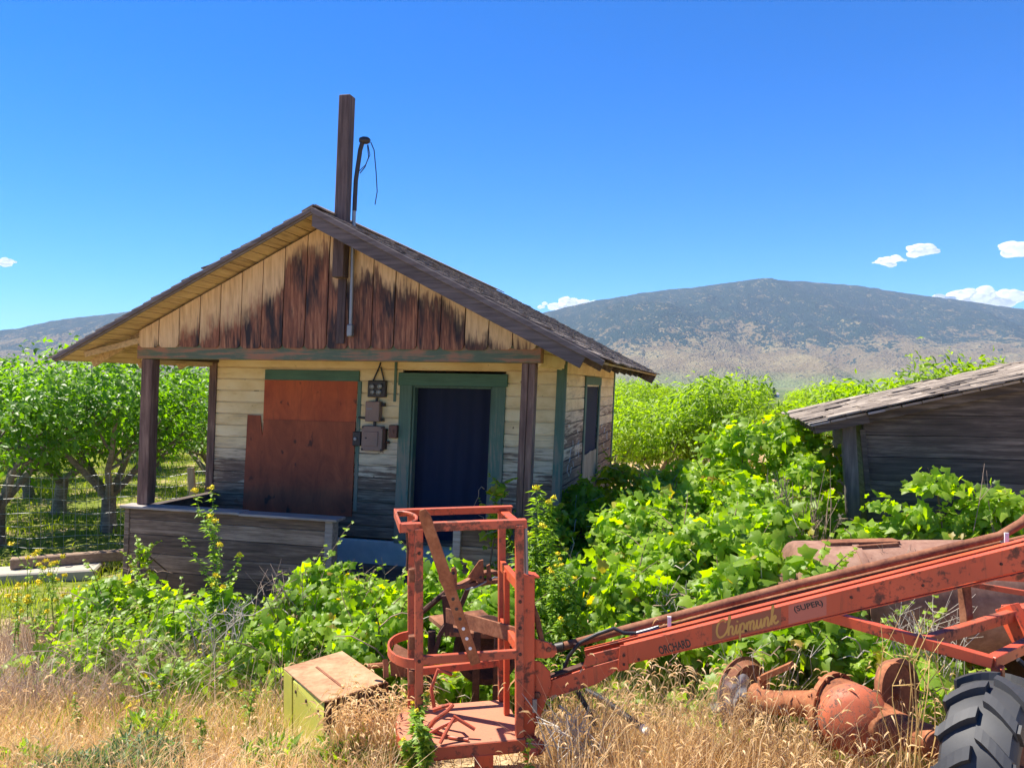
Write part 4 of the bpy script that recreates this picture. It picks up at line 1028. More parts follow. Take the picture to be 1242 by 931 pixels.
# tubes above the boom
def btube(pts, off, r_, name, mat, par=pick, n=10):
    b = MB(); b.tube([bp(x, y, off) for x, y in pts], r_, n); return b.build(name, mat, par, True)
lt = btube([(681, 784.5), (760, 763), (966, 709), (1213, 650), (1240, 634), (1256, 619), (1420, 566)], .19, .024, 'levelling_tube', M['rust'], pick, 12)
btube([(674, 786), (684, 784)], .17, .028, 'tube_collar', M['letter'], lt)
lt2 = btube([(764, 772), (900, 734.5), (1200, 662), (1300, 638)], .22, .014, 'slim_tube', M['rust'], pick)
btube([(766, 771), (790, 764.5), (800, 761)], .22, .017, 'tube_sleeve', M['steel'], lt2)
for (px_, py_) in ((812, 751), (1219, 650)):
    b = MB(); b.obox(bp(px_, py_ + 2, .185), be, .010, bn, .028, (bn.cross(be)), .030); b.build('tape_band', M['white'], lt)
hs_ = [(684, 812), (690, 796), (703, 780), (725, 769), (745, 762), (757, 768), (772, 768)]
btube(hs_, .14, .011, 'hydraulic_hose', M['black'], pick)
btube([(700, 838), (712, 858), (722, 880)], .12, .014, 'hydraulic_hose', M['black'], pick)
# rear frame on the right
def wbeam(a, c, w, h, name, mat=M['orange'], par=pick): return cbeam(at(*a), at(*c), w, h, name, mat, par)
wbeam((1000, 745, 4.3), (1205, 803, 3.9), .05, .055, 'frame_rail')
wbeam((1203, 803, 3.9), (1330, 742, 4.6), .05, .055, 'frame_rail')
wbeam((1118, 780, 4.1), (1300, 724, 4.9), .045, .06, 'frame_rail', M['orange_worn'])
wbeam((1211, 808, 3.9), (1216, 905, 3.95), .05, .05, 'frame_leg')
wbeam((1040, 735, 4.5), (1165, 706, 4.5), .02, .03, 'frame_strut', M['orange_worn'])
wbeam((1165, 706, 4.5), (1260, 722, 4.4), .02, .03, 'frame_strut', M['orange_worn'])
wbeam((1170, 708, 4.52), (1174, 765, 4.5), .05, .05, 'frame_leg', M['rust'])
wbeam((1222, 735, 4.6), (1246, 780, 4.5), .09, .1, 'frame_block', M['orange'])
wbeam((1225, 742, 4.7), (1300, 736, 4.8), .12, .05, 'frame_block', M['orange'])
wbeam((1330, 742, 4.6), (1335, 640, 4.55), .1, .1, 'frame_post', M['orange'])
wbeam((1330, 650, 4.4), (1332, 900, 4.6), .1, .1, 'frame_post', M['orange'])
btube([(1236, 800), (1243, 806), (1260, 830)], -.1, .012, 'hydraulic_hose', M['black'], pick)
# tyre
wc = at(1216, 950, 3.72); wax = Vector((.70, -.70, .06)).normalized()
b = MB(); prof = [(-.13, .27), (-.145, .33), (-.15, .40), (-.13, .435), (-.08, .45), (0, .455), (.08, .45), (.13, .435), (.15, .40), (.145, .33), (.13, .27)]
b.lathe(wc, wax, prof, 48)
ta = wax.orthogonal().normalized(); tb = wax.cross(ta)
for k in range(16):
    for sgn in (-1, 1):
        an0 = 2 * math.pi * (k + (.5 if sgn > 0 else 0)) / 16
        pts = []
        for j in range(6):
            t = j / 5; an = an0 + .24 * t ** 1.3; ax_ = sgn * (.005 + .142 * t); rr = .452 - .03 * t * t
            pts.append((an, ax_, rr))
        for j in range(5):
            (a0, x0, r0), (a1, x1, r1) = pts[j], pts[j + 1]; wd = .075; hgt = .036
            vs = []
            for (an, ax_, rr) in ((a0, x0, r0), (a1, x1, r1)):
                for da in (-wd, wd):
                    for hh in (-.015, hgt):
                        a2 = an + da * (.8 if hh > 0 else 1.15)
                        vs.append(wc + wax * ax_ + (ta * math.cos(a2) + tb * math.sin(a2)) * (rr + hh))
            b.add(vs, [(0, 1, 3, 2), (4, 6, 7, 5), (0, 4, 5, 1), (2, 3, 7, 6), (1, 5, 7, 3), (0, 2, 6, 4)])
        an, ax_, rr = pts[-1]
        b.obox(wc + wax * (sgn * .15) + (ta * math.cos(an) + tb * math.sin(an)) * .405, wax, .012, (ta * math.cos(an) + tb * math.sin(an)), .045, (-ta * math.sin(an) + tb * math.cos(an)), .022)
wh = thing('wheel', wc, None, None); wh.parent = pick; wh.location = wc - PK
tyre_o = b.build('tyre', M['tyre'], None, True, auto=35)
for v in tyre_o.data.vertices: v.co -= wc
tyre_o.parent = wh
b = MB(); b.lathe((0, 0, 0), wax, [(-.12, .27), (-.09, .25), (-.05, .24), (.05, .24), (.09, .25), (.125, .275), (.128, .26), (.1, .235), (.06, .225), (.055, .1), (.11, .09), (.115, .0)], 32)
ro = b.build('rim', M['rust'], None, True); ro.parent = wh
# domed cap at the cage foot
b = MB(); c = at(648, 905, 4.3); b.lathe(c, (0, 0, 1), [(-.035, .03), (-.03, .05), (-.005, .052), (.02, .042), (.038, .02), (.043, 0)], 16)
for k in range(5):
    a = k * 2 * math.pi / 5; b.tube([c + Vector((.054 * math.cos(a), .054 * math.sin(a), -.03)), c + Vector((.05 * math.cos(a), .05 * math.sin(a), .012)), c + Vector((.02 * math.cos(a), .02 * math.sin(a), .044))], .005, 5)
b.build('domed_cap', M['orange_worn'], pick, True)
cbeam(at(637, 893, 4.32), at(650, 900, 4.31), .02, .02, 'cap_arm', M['orange_worn'])

# ------------------------------------------------------------------ loose ironwork
p0, p1 = at(512, 618, 4.14), at(577, 806, 4.19)
b = MB(); d = (p1 - p0).normalized(); sd = d.cross(Vector((0, -1, 0))).normalized(); nn = d.cross(sd)
tot = (p1 - p0).length; S_ = [0, .04, .35, .37, .42, tot - .36, tot]; Wd = [.014, .030, .031, .038, .031, .029, .026]
pl = [p0 + d * s_ - sd * w for s_, w in zip(S_, Wd)] + [p0 + d * s_ + sd * w for s_, w in list(zip(S_, Wd))[::-1]]
b.prism(pl, nn * .012 if nn.y > 0 else -nn * .012)
bar = thing('rusty_bar', p1, 'long flat rusty bar with a row of holes leaning across the cage', 'iron bar')
b.build('flat', M['rust_or'], bar, bevel=.002)
for k in range(6):
    q = MB(); c = p0 + d * (tot - .09 - k * .055) + Vector((0, -.001, 0)); q.lathe(c, (0, -1, 0), [(0, .009), (.002, .0085), (.0021, 0)], 10); q.build('bolt_hole', M['letter'] if k > 2 else M['white'], bar)

IY = 5.5; imp_loc = Vector((-.2, IY, ground_z(-.2, IY)))
imp = thing('farm_implement', imp_loc, 'rusted cultivator frame with two pointed lugs among the vines behind the cage', 'farm implement')
def ib(pts_r, name, mat, n=8, Y=IY):
    b = MB(); b.tube([at(x, y, Y + dy) for x, y, dy in pts_r[0]], pts_r[1], n); return b.build(name, mat, imp, True)
b = MB(); arcp = [(552, 712, 0), (575, 700, .02), (585, 695, .05), (600, 693, .1), (607, 700, .15)]
for i in range(len(arcp) - 1): b.beam(at(arcp[i][0], arcp[i][1], IY + arcp[i][2]), at(arcp[i + 1][0], arcp[i + 1][1], IY + arcp[i + 1][2]), .07, .02)
b.build('arched_plate', M['rust'], imp)
cbeam(at(553, 711, IY), at(606, 703, IY + .05), .08, .03, 'cross_beam', M['rust'], imp)
for pts in ([(567, 700), (581, 680), (586, 679), (587, 706), (580, 706)], [(590, 686), (594, 684), (597, 707), (590, 706)], [(547, 690), (551, 688), (554, 692), (554, 711), (546, 709)]):
    b = MB(); b.prism([at(x, y, IY - .03) for x, y in pts], (0, .02, 0)); lg = b.build('pointed_lug', M['rust_or'], imp, bevel=.002)
for (px_, py_) in ((583, 700), (595, 703), (550, 695)):
    b = MB(); b.lathe(at(px_, py_, IY - .031), (0, -1, 0), [(0, .011), (.002, .01), (.0021, 0)], 10); b.build('lug_hole', M['letter'], imp)
b = MB(); sh = [(568, 712), (563, 725), (556, 740), (545, 752), (534, 768), (528, 790)]
for i in range(len(sh) - 1): b.beam(at(*sh[i], IY + .05), at(*sh[i + 1], IY + .05), .03, .10, (0, 1, 0))
b.build('curved_shank', M['rust_dk'], imp)
b = MB(); b.beam(at(541, 722, IY + .02), at(545, 770, IY + .02), .03, .06); b.build('shank', M['rust_dk'], imp)
ib(([(512, 742, .1), (536, 722, .1), (548, 712, .1)], .02), 'rod', M['rust_dk'])
b = MB(); b.prism([at(520, 752, IY + .3), at(585, 744, IY + .5), at(620, 776, IY + .2), at(545, 772, IY)], (0, 0, .03)); b.build('hood', M['rust'], imp)
b = MB(); b.lathe(at(590, 788, IY + .25), (.2, -1, .35), [(-.12, .2), (0, .24), (.02, .235), (.03, .2), (-.05, .05), (-.05, 0)], 24); b.build('disc', M['rust_dk'], imp, True)
ib(([(565, 715, -.02), (577, 712, -.04), (600, 700, .0), (612, 702, .03)], .006), 'wire_tie', M['steel'])
for (px_, py_) in ((520, 800), (600, 800), (575, 800)):
    p = at(px_, py_, IY + .1); cbeam(at(px_ + 4, 765, IY + .1), Vector((p.x, p.y, ground_z(p.x, p.y) - .05)), .05, .05, 'stand_leg', M['rust_dk'], imp)

A, Lf, Rn = Vector((-1.075, 4.6, 0)), Vector((-1.46, 5.15, 0)), Vector((-.765, 4.92, 0)); Bk = Lf + Rn - A
ybx = thing('metal_hood', (A + Bk) / 2 + Vector((0, 0, .6)), 'dented yellow green sheet metal box with rusted top sunk in dry grass', 'metal box')
zt = .95
def side_panel(p, q, z0, z1, name, mat, th=.012, notch=None):
    b = MB(); n_ = (q - p).cross(UPc).normalized()
    b.prism([p + UPc * z0, q + UPc * z0, q + UPc * z1, p + UPc * z1], -n_ * th); return b.build(name, mat, ybx, bevel=.003)
b = MB(); e1 = (Lf - A).normalized(); e2 = (Rn - A).normalized()
tp = [A + e1 * .03 + UPc * zt, A + e2 * .03 + UPc * (zt + .0), Rn + UPc * zt, Bk + UPc * zt, Lf + UPc * zt]
b.prism(tp, (0, 0, .012)); b.build('top_panel', M['tan_rust'], ybx, bevel=.003)
mid = A + (Lf - A) * .74
b = MB(); n_ = Vector((-.82, -.57, 0)).normalized()
b.prism([A + e1 * .0 + UPc * .45, mid + UPc * .45, mid + UPc * (zt - .03), A + UPc * (zt - .09), A + e2 * .0 + UPc * (zt - .15)], -n_ * .012)
b.prism([A + UPc * (zt - .091), mid + UPc * (zt - .031), mid + e2 * .028 + UPc * (zt + .004), A + e1 * .03 + e2 * .02 + UPc * (zt + .002)], UPc * .008)
b.build('yellow_panel', M['yellow'], ybx, bevel=.004)
b = MB(); b.prism([mid + e1 * .02 + UPc * .45, Lf + UPc * .45, Lf + UPc * zt, mid + e1 * .02 + UPc * zt], -n_ * .012); b.build('yellow_panel', M['yellow'], ybx, bevel=.004)
b = MB(); b.prism([A + e2 * .03 + e1 * .04 + UPc * .45, Rn + e1 * .04 + UPc * .45, Rn + e1 * .04 + UPc * (zt - .01), A + e2 * .03 + e1 * .04 + UPc * (zt - .01)], e1 * .012); b.build('shaded_panel', M['rust_dk'], ybx)  # shadow on this side of the box is put into the dark colour
b = MB(); b.prism([Lf + UPc * .4, Bk + UPc * .4, Bk + UPc * zt, Lf + UPc * zt], (0, .012, 0)); b.prism([Rn + UPc * .4, Bk + UPc * .4, Bk + UPc * zt, Rn + UPc * zt], (.012, 0, 0)); b.build('back_panel', M['rust'], ybx)
for q_ in (.12, .4, .66):
    b = MB(); b.lathe(A + (Lf - A) * q_ + UPc * (zt - .07), n_, [(-.004, .0), (-.003, .012), (.006, .011), (.009, 0)], 8); b.build('rivet', M['rust_dk'], ybx)
b = MB(); b.prism([A + e1 * .09 + e2 * .17 + UPc * (zt + .013), A + e1 * .52 + e2 * .17 + UPc * (zt + .013), A + e1 * .52 + e2 * .185 + UPc * (zt + .013), A + e1 * .09 + e2 * .185 + UPc * (zt + .013)], (0, 0, .005)); b.build('lid_seam', M['rust'], ybx)
b = MB(); p = at(447, 808, 4.95); b.tube([p, at(470, 806, 4.9)], .016, 8); b.beam(at(467, 800, 4.9), at(468, 822, 4.86), .03, .035); b.build('bent_bracket', M['rust_or'], ybx)
b = MB(); b.prism([at(472, 800, 5.0), at(500, 815, 5.0), at(500, 822, 5.0), at(474, 820, 5.0)], (0, .25, .02)); b.build('side_flap', M['rust'], ybx)

tk = thing('rusty_tank', Vector((3.1, 6.1, ground_z(3.1, 6.1))), 'large dusty rust brown metal tank lying behind the boom under vines', 'tank')
b = MB(); b.lathe((2.12, 6.15, 1.15), (1, -.03, .01), [(0, 0), (.0, .12), (-.02, .33), (.03, .405), (.06, .415), (.9, .417), (2.4, .415), (2.45, .40), (2.46, 0)], 40)
b.build('shell', M['rust_lt'], tk, True)
b = MB(); b.beam(at(1000, 660, 6.1), at(1088, 658, 6.1), .12, .05); b.beam(at(1040, 664, 6.0), at(1090, 660, 6.02), .03, .03); b.build('top_flange', M['rust'], tk, bevel=.004)
for xx in (2.55, 3.6):
    b = MB(); b.lathe((xx, 6.13, 1.152), (1, -.03, .01), [(0, .414), (0, .426), (.05, .426), (.05, .414)], 40); b.build('band', M['rust_lt'], tk, True)
for xx in (2.6, 3.9):
    b = MB(); b.obox((xx, 6.13, .42), (1, 0, 0), .06, (0, 1, 0), .4, (0, 0, 1), .32); b.build('cradle', M['rust_dk'], tk)

# axle with differential
axl, axr = at(908, 842, 5.0), at(1135, 918, 3.98); ad = (axr - axl).normalized(); dfc = at(1032, 868, 4.48)
ax = thing('rusty_axle', Vector((dfc.x, dfc.y, ground_z(dfc.x, dfc.y))), 'orange rusted axle with bulging gear housing lying in dry grass', 'axle')
b = MB(); b.lathe(dfc, ad, [(-.26, .075), (-.22, .085), (-.17, .12), (-.13, .185), (-.11, .195), (-.09, .185), (.0, .18), (.08, .165), (.16, .13), (.26, .10), (.40, .082), (.62, .075)], 28)
b.build('gear_housing', M['rust_or'], ax, True)
b = MB(); b.lathe(dfc + Vector((-.03, -.13, .02)), Vector((-.35, -.9, .1)), [(-.05, .19), (.0, .185), (.04, .17), (.075, .12), (.085, 0)], 24); b.build('cover', M['orange_peel'], ax, True)
b = MB(); b.lathe(dfc - ad * .115, ad, [(0, .19), (0, .21), (.03, .21), (.03, .19)], 28)
for k in range(10):
    a = ad.orthogonal().normalized(); c = ad.cross(a); t = k * .628; b.lathe(dfc - ad * .125 + (a * math.cos(t) + c * math.sin(t)) * .198, ad, [(-.012, 0), (-.01, .012), (.05, .012), (.05, 0)], 6)
b.build('bolted_flange', M['rust_or'], ax, True)
b = MB(); b.tube([axl + ad * .02, axl + ad * .2, dfc - ad * .24], [.085, .07, .075], 16); b.build('axle_tube', M['rust_or'], ax, True)
b = MB(); b.lathe(axl, ad, [(-.09, .0), (-.09, .17), (-.05, .215), (-.035, .22), (-.03, .20), (.02, .18), (.03, 0)], 28); b.build('brake_drum', M['rust'], ax, True)
b = MB(); b.beam(at(925, 822, 4.9), at(962, 806, 4.8), .06, .03); b.beam(at(925, 822, 4.9), at(928, 838, 4.9), .05, .05); b.build('spring_perch', M['rust_or'], ax)
dk = at(1086, 838, 4.45)
b = MB(); b.lathe(dk, (.55, -.82, .15), [(-.02, 0), (-.02, .15), (.0, .155), (.02, .15), (.02, .05), (.05, .04), (.05, 0)], 28); b.build('brake_disc', M['rust_or'], ax, True)
b = MB(); b.lathe(dk + Vector((.07, .1, -.02)), (.55, -.82, .15), [(-.06, .14), (.0, .16), (.03, .16), (.035, .13), (0, .1), (0, 0)], 28); b.build('back_drum', M['rust'], ax, True)

# plastic sheet, hose, green scrap
pc = at(885, 842, 4.7)
V_ = []; F_ = []
for j in range(10):
    for i in range(10):
        u_, v_ = i / 9 - .5, j / 9 - .5
        r_ = 1 - .5 * (abs(u_) + abs(v_)) * abs(math.sin(5 * u_ + 3 * v_)) 
        nz = mnoise.noise((u_ * 5, v_ * 5, 2)) * .07
        V_.append(pc + Vector((u_ * .22 * r_ + v_ * .05, nz * 1.3 + v_ * -.08, v_ * .30 * r_ + mnoise.noise((u_ * 4, v_ * 4, 9)) * .03)))
F_ = [(j * 10 + i, j * 10 + i + 1, j * 10 + i + 11, j * 10 + i + 10) for j in range(9) for i in range(9)]
me = bpy.data.meshes.new('plastic_sheet'); me.from_pydata([tuple(v - pc) for v in V_], [], F_); me.materials.append(M['plastic']); me.polygons.foreach_set('use_smooth', [True] * 81)
o = link('plastic_sheet', me); o.location = pc; sd_ = o.modifiers.new('sub', 'SUBSURF'); sd_.levels = 1; sd_.render_levels = 1
tag(o, 'torn crumpled clear plastic sheet caught in the dry grass', 'plastic sheet')
ho_ = thing('black_hose', at(783, 886, 4.35), 'black rubber hose with a white end poking from the grass', 'hose')
b = MB(); b.tube([at(712, 838, 4.9), at(735, 850, 4.75), at(758, 868, 4.5), at(780, 884, 4.36)], .019, 10); b.build('tube', M['black'], ho_, True)
b = MB(); b.tube([at(779, 883, 4.366), at(786, 888, 4.33)], .0225, 12); b.build('white_end', M['white'], ho_, True)

# ------------------------------------------------------------------ left yard: timber, slab, fence
sl_ = thing('concrete_slab', at(10, 690, 11.2), 'pale concrete slab edge lying at the left edge of the yard', 'slab')
b = MB(); p = at(-60, 694, 11.1); q = at(120, 683, 11.6); b.beam(Vector((p.x, p.y, .06)), Vector((q.x, q.y, .05)), .55, .16); b.build('slab', M['concrete_lt'], sl_, bevel=.02)
tb_ = thing('timber', at(70, 680, 11.5), 'brown squared timber beam lying on the slab beside the orchard', 'timber')
b = MB(); p = at(12, 683, 11.35); q = at(150, 674, 12.0); b.beam(Vector((p.x, p.y, .215)), Vector((q.x, q.y, .20)), .17, .15); b.build('beam', M['timber'], tb_, bevel=.015)
fe = thing('wire_fence', Vector((-6.5, 12.9, 0)), 'sagging wire mesh fence with pale wooden stakes before the cherry orchard', 'fence')
fp0, fp1 = Vector((-13.5, 12.3, 0)), Vector((-3.0, 13.6, 0))
def fpt(t, z): p = fp0.lerp(fp1, t); return Vector((p.x, p.y, ground_z(p.x, p.y) + z))
b = MB()
for zz in (.12, .28, .46, .66, .88, 1.08, 1.25):
    b.tube([fpt(k / 24, zz + .03 * math.sin(k * 1.7 + zz * 5)) for k in range(25)], .0042, 4)
k = 0.0
while k < 1: b.tube([fpt(k, .06), fpt(k + .001, 1.27)], .003, 4); k += .0165
b.build('wire_mesh', M['wire'], fe)
for (px_, Y_, zt_, ln) in ((172, 12.75, 1.75, .02), (237, 13.2, 1.35, -.05), (-40, 12.4, 1.5, 0.03), (330, 13.4, 1.5, .02)):
    x = (px_ - CX) / F * Y_; z0 = ground_z(x, Y_)
    b = MB(); b.beam((x, Y_ + .05, z0 - .1), (x + ln * 2, Y_ + .05, z0 + zt_), .11, .05, (0, 1, 0)); b.build('stake', M['fence_wood'], fe, bevel=.005)
# ------------------------------------------------------------------ vegetation builders
def gz(P):
    return np.array([ground_z(float(x), float(y)) for x, y in P])

def tree_skeleton(seed, h, spread, trunk_h, r0, nl=5):
    r_ = random.Random(seed); tubes = []; twigs = []
    def grow(p, d, length, r, depth):
        pts = [p.copy()]; n = 5 if depth < 2 else 4
        d = d.normalized()
        for i in range(n):
            d = (d + Vector((r_.uniform(-.22, .22), r_.uniform(-.22, .22), r_.uniform(-.08, .2 if depth < 2 else .06)))).normalized()
            pts.append(pts[-1] + d * length / n)
        rad = [r * (1 - .62 * i / n) for i in range(n + 1)]
        tubes.append((pts, rad, 7 if depth < 2 else 4))
        if depth >= 1: twigs.extend([(pts[i], (pts[i] - pts[i - 1]).normalized(), depth) for i in range(2 if depth == 1 else 1, n + 1)])
        if depth < 3:
            k = (4, 4, 3)[depth]
            for j in range(k):
                i = r_.randint(2, n); q = pts[i]; a = r_.uniform(0, 6.28)
                out = Vector((math.cos(a), math.sin(a), r_.uniform(-.25, .55)))
                grow(q, (d * .5 + out * .8), length * r_.uniform(.42, .66), rad[i] * .62, depth + 1)
    base = Vector((0, 0, 0)); tp = [base + Vector((0, 0, -.15))]
    dx, dy = r_.uniform(-.15, .15), r_.uniform(-.15, .15)
    for i in range(1, 5): tp.append(Vector((dx * i / 4, dy * i / 4, trunk_h * i / 4)))
    trunk = [(tp, [r0 * 1.35, r0 * 1.05, r0 * .95, r0 * .95, r0 * .9], 10)]
    for j in range(nl):
        a = 6.28 * j / nl + r_.uniform(-.4, .4); up = r_.uniform(.7, 1.5)
        d = Vector((math.cos(a), math.sin(a), up)); ln = (h - trunk_h) / (up / d.length) * r_.uniform(.66, .85)
        ln = min(ln, spread * 1.5)
        grow(tp[-1] - Vector((0, 0, r_.uniform(0, .18))), d, ln, r0 * .55, 0)
    return trunk + tubes, twigs

def make_tree(name, label, cat, group, seed, h, spread, trunk_h, r0, n_leaf, lsize, tpl, lmat, droop=.25, gauss=.17):
    o = thing(name, (0, 0, 0), label, cat, group)
    tubes, twigs = tree_skeleton(seed, h, spread, trunk_h, r0)
    zm = sorted(t[0].z for t in twigs)[int(len(twigs) * .98)]; rm = sorted(math.hypot(t[0].x, t[0].y) for t in twigs)[int(len(twigs) * .9)]
    def fit(p):
        if p.z <= trunk_h: return p
        k = min(1, (p.z - trunk_h) / .4); sx = 1 + (spread / rm - 1) * k
        return Vector((p.x * sx, p.y * sx, trunk_h + (p.z - trunk_h) * (h - trunk_h) / (zm - trunk_h)))
    tubes = [([fit(p) for p in pts], rad, n) for pts, rad, n in tubes]; twigs = [(fit(p), d, k) for p, d, k in twigs]
    b = MB()
    for pts, rad, n in tubes: b.tube(pts, rad, n, cap=False)
    b.build('trunk', M['bark'], o, True)
    r_ = np.random.default_rng(seed)
    tw = [t for t in twigs if t[0].z > .55 * trunk_h]
    P0 = np.array([tuple(t[0]) for t in tw]); D0 = np.array([tuple(t[1]) for t in tw])
    wgt = np.array([1.0 if t[2] >= 2 else .5 for t in tw]); wgt = wgt * r_.uniform(.05, 1.0, len(tw)) ** 2.2; wgt /= wgt.sum()
    idx = r_.choice(len(tw), n_leaf, p=wgt)
    P = P0[idx] + r_.normal(0, gauss, (n_leaf, 3)) * np.array([1, 1, .8])
    c = np.array([0, 0, h * .55]); out = unit(P - c)
    N = out * .5 + np.array([0, 0, .7]) + r_.normal(0, .55, (n_leaf, 3))
    T = out * .7 + D0[idx] * .4 + r_.normal(0, .5, (n_leaf, 3)) - np.array([0, 0, droop])
    S = lsize * r_.uniform(.65, 1.25, n_leaf)
    clump = r_.random(len(tw))
    rn = np.clip(.5 * clump[idx] + .5 * r_.random(n_leaf), 0, 1)
    leaves_mesh('crown', P, N, T, S, tpl, lmat, o, rn)
    return o

def place_copy(src, x, y, rz, s, label, first, sz=None):
    if first: o = src
    else:
        o = src.copy(); col.objects.link(o)
        for ch in src.children:
            c = ch.copy(); col.objects.link(c); c.parent = o
    o.location = (x, y, ground_z(x, y)); o.rotation_euler = (0, 0, rz); o.scale = (s, s, sz or s)
    o['label'] = label
    return o

# cherry orchard on the left
GRP = 'cherry trees of the left orchard'
protoC = [make_tree('cherry_tree', 'x', 'tree', GRP, 11 + i, 3.0, 1.9, .65, .13, 6500, .125, T_CHERRY, M['cherry'], .4, .15) for i in range(3)]
CH = [(-8.7, 13.6, 'cherry tree with dark trunk at the left edge, nearest of its row'),
      (-7.45, 14.9, 'cherry tree with thick pale sunlit trunk just left of the porch post'),
      (-9.5, 16.9, 'cherry tree with short forked trunk between the edge tree and the thick pale trunk'),
      (-6.9, 18.6, 'cherry tree seen through the porch opening beside the left post'),
      (-6.0, 21.0, 'cherry tree seen through the porch opening against the boarded wall'),
      (-11.6, 19.4, 'slim cherry tree in the second row near the left edge')]
back = 'cherry tree crowded into the back rows of the left orchard'
CB = [(-14.6, 17.0), (-9.2, 20.6), (-13.6, 22.5), (-10.8, 24.5), (-8.0, 25.5), (-5.4, 26.5), (-16.5, 25.5), (-13.2, 28.5), (-10, 30), (-7, 31), (-4, 31), (-18, 31), (-15, 34), (-11.5, 36), (-8, 37), (-20, 37), (-23, 31), (-5, 37), (-21, 26), (-12, 42), (-17, 42), (-7, 43)]
used = [False] * 3
for i, t in enumerate(CH + [(x, y, back) for x, y in CB]):
    k = i % 3; s = random.uniform(.92, 1.08); place_copy(protoC[k], t[0], t[1], random.uniform(0, 6.28), s, t[2], not used[k], s * random.uniform(.9, 1.05)); used[k] = True

# peach orchard behind on the right
GRP = 'peach trees of the right orchard'
protoP = [make_tree('peach_tree', 'x', 'tree', GRP, 31 + i, 2.45, 1.7, .5, .10, 8000, .17, T_PEACH, M['peach'], .6, .14) for i in range(3)]
PE = [(3.6, 19.4, 'peach tree with bare crooked trunk right beside the cabin corner'),
      (5.6, 19.8, 'bright peach tree just behind the vine covered heap'),
      (8.6, 18.2, 'taller peach tree whose tip rises above the shed roof'),
      (2.9, 23.5, 'peach tree half hidden by the end of the cabin wall'),
      (5.6, 25.0, 'pale green peach tree in the second row behind the crooked trunk')]
back = 'peach tree in the far rows of the right orchard'
PB = [(8.2, 23.5), (3.8, 30), (7, 29.5), (10.5, 27.5), (5.0, 35), (9, 34), (13, 32), (6.2, 41), (10.5, 40), (15, 38), (7.5, 48), (12, 47), (17, 45), (3.2, 40), (2, 34), (9, 55), (14, 55), (5, 55), (19.5, 53), (11.5, 22.0), (14.5, 26)]
used = [False] * 3
for i, t in enumerate(PE + [(x, y, back) for x, y in PB]):
    k = i % 3; s = random.uniform(.82, 1.1)
    if i == 2: s = 1.25
    place_copy(protoP[k], t[0], t[1], random.uniform(0, 6.28), s, t[2], not used[k], s * random.uniform(.9, 1.05)); used[k] = True

# far trees and houses of the valley
def conifer(seed):
    o = thing('conifer', (0, 0, 0), 'x', 'tree', 'dark trees down in the valley'); r_ = np.random.default_rng(seed)
    b = MB(); b.tube([(0, 0, -.3), (0, 0, 5), (0, 0, 9.5)], [.25, .15, .03], 6); b.build('trunk', M['bark'], o, True)
    n = 1500; z = 1.0 + 9 * r_.random(n) ** 1.2; rad = (10.3 - z) * .27 * np.sqrt(r_.random(n)) * (1 + .3 * np.sin(z * 6)); a = r_.random(n) * 6.28
    P = np.stack([rad * np.cos(a), rad * np.sin(a), z], 1); T = np.stack([np.cos(a), np.sin(a), -.25 + 0 * a], 1); N = np.stack([0 * a, 0 * a, 1 + 0 * a], 1) + r_.normal(0, .4, (n, 3))
    leaves_mesh('crown', P, N, T, .8 * r_.uniform(.6, 1.3, n), T_CHERRY, M['pine'], o); return o
cn = conifer(3)
far = [((872, 470), 210, .72, 'dark pointed tree standing tallest in the valley beyond the peach trees'), ((801, 478), 120, .35, 'low dark bushy conifer just right of the cabin roof end'),
       ((796, 474), 160, .5, 'dark conifer behind the low bushy one beyond the cabin corner'), ((905, 474), 230, .7, 'dark tree right of the tallest valley tree'), ((925, 474), 240, .65, 'dark tree farthest right in the valley row'),
       ((850, 473), 240, .5, 'small dark tree left of the tallest valley tree')]
for i, ((px_, py_), Y_, s, lb) in enumerate(far):
    x = (px_ - CX) / F * Y_; place_copy(cn, x, Y_, i * 1.3, s, lb, i == 0, s * .9)
for i in range(16):
    Y_ = random.uniform(420, 800); px_ = random.uniform(760, 1000); x = (px_ - CX) / F * Y_
    place_copy(cn, x, Y_, i, random.uniform(.8, 1.3), 'tiny dark tree in the distant valley below the mountain', False, random.uniform(.6, .9))
M['hwall'] = plain('pale_house_wall', (0.6, 0.57, 0.52), 0.9, var=.1); M['hroof'] = plain('grey_house_roof', (0.22, 0.2, 0.2), 0.9, var=.2)
for i in range(14):
    Y_ = random.uniform(750, 1150); px_ = 835 + i * 7.5 + random.uniform(-3, 3); x = (px_ - CX) / F * Y_; z = ground_z(x, Y_)
    o = thing('house', (x, Y_, z), 'tiny pale house in the distant valley town below the mountain', 'house', 'houses of the valley town')
    w, d_, h_ = random.uniform(6, 12), random.uniform(6, 9), random.uniform(3, 5)
    b = MB(); b.box((x - w, Y_ - d_, z - 2), (x + w, Y_ + d_, z + h_)); b.build('wall', M['hwall'], o)
    b = MB(); b.prism([(x - w - .5, Y_ - d_ - .6, z + h_ + .01), (x - w - .5, Y_ + d_ + .6, z + h_ + .01), (x - w - .5, Y_, z + h_ + 3)], (2 * w + 1, 0, 0)); b.build('roof', M['hroof'], o)

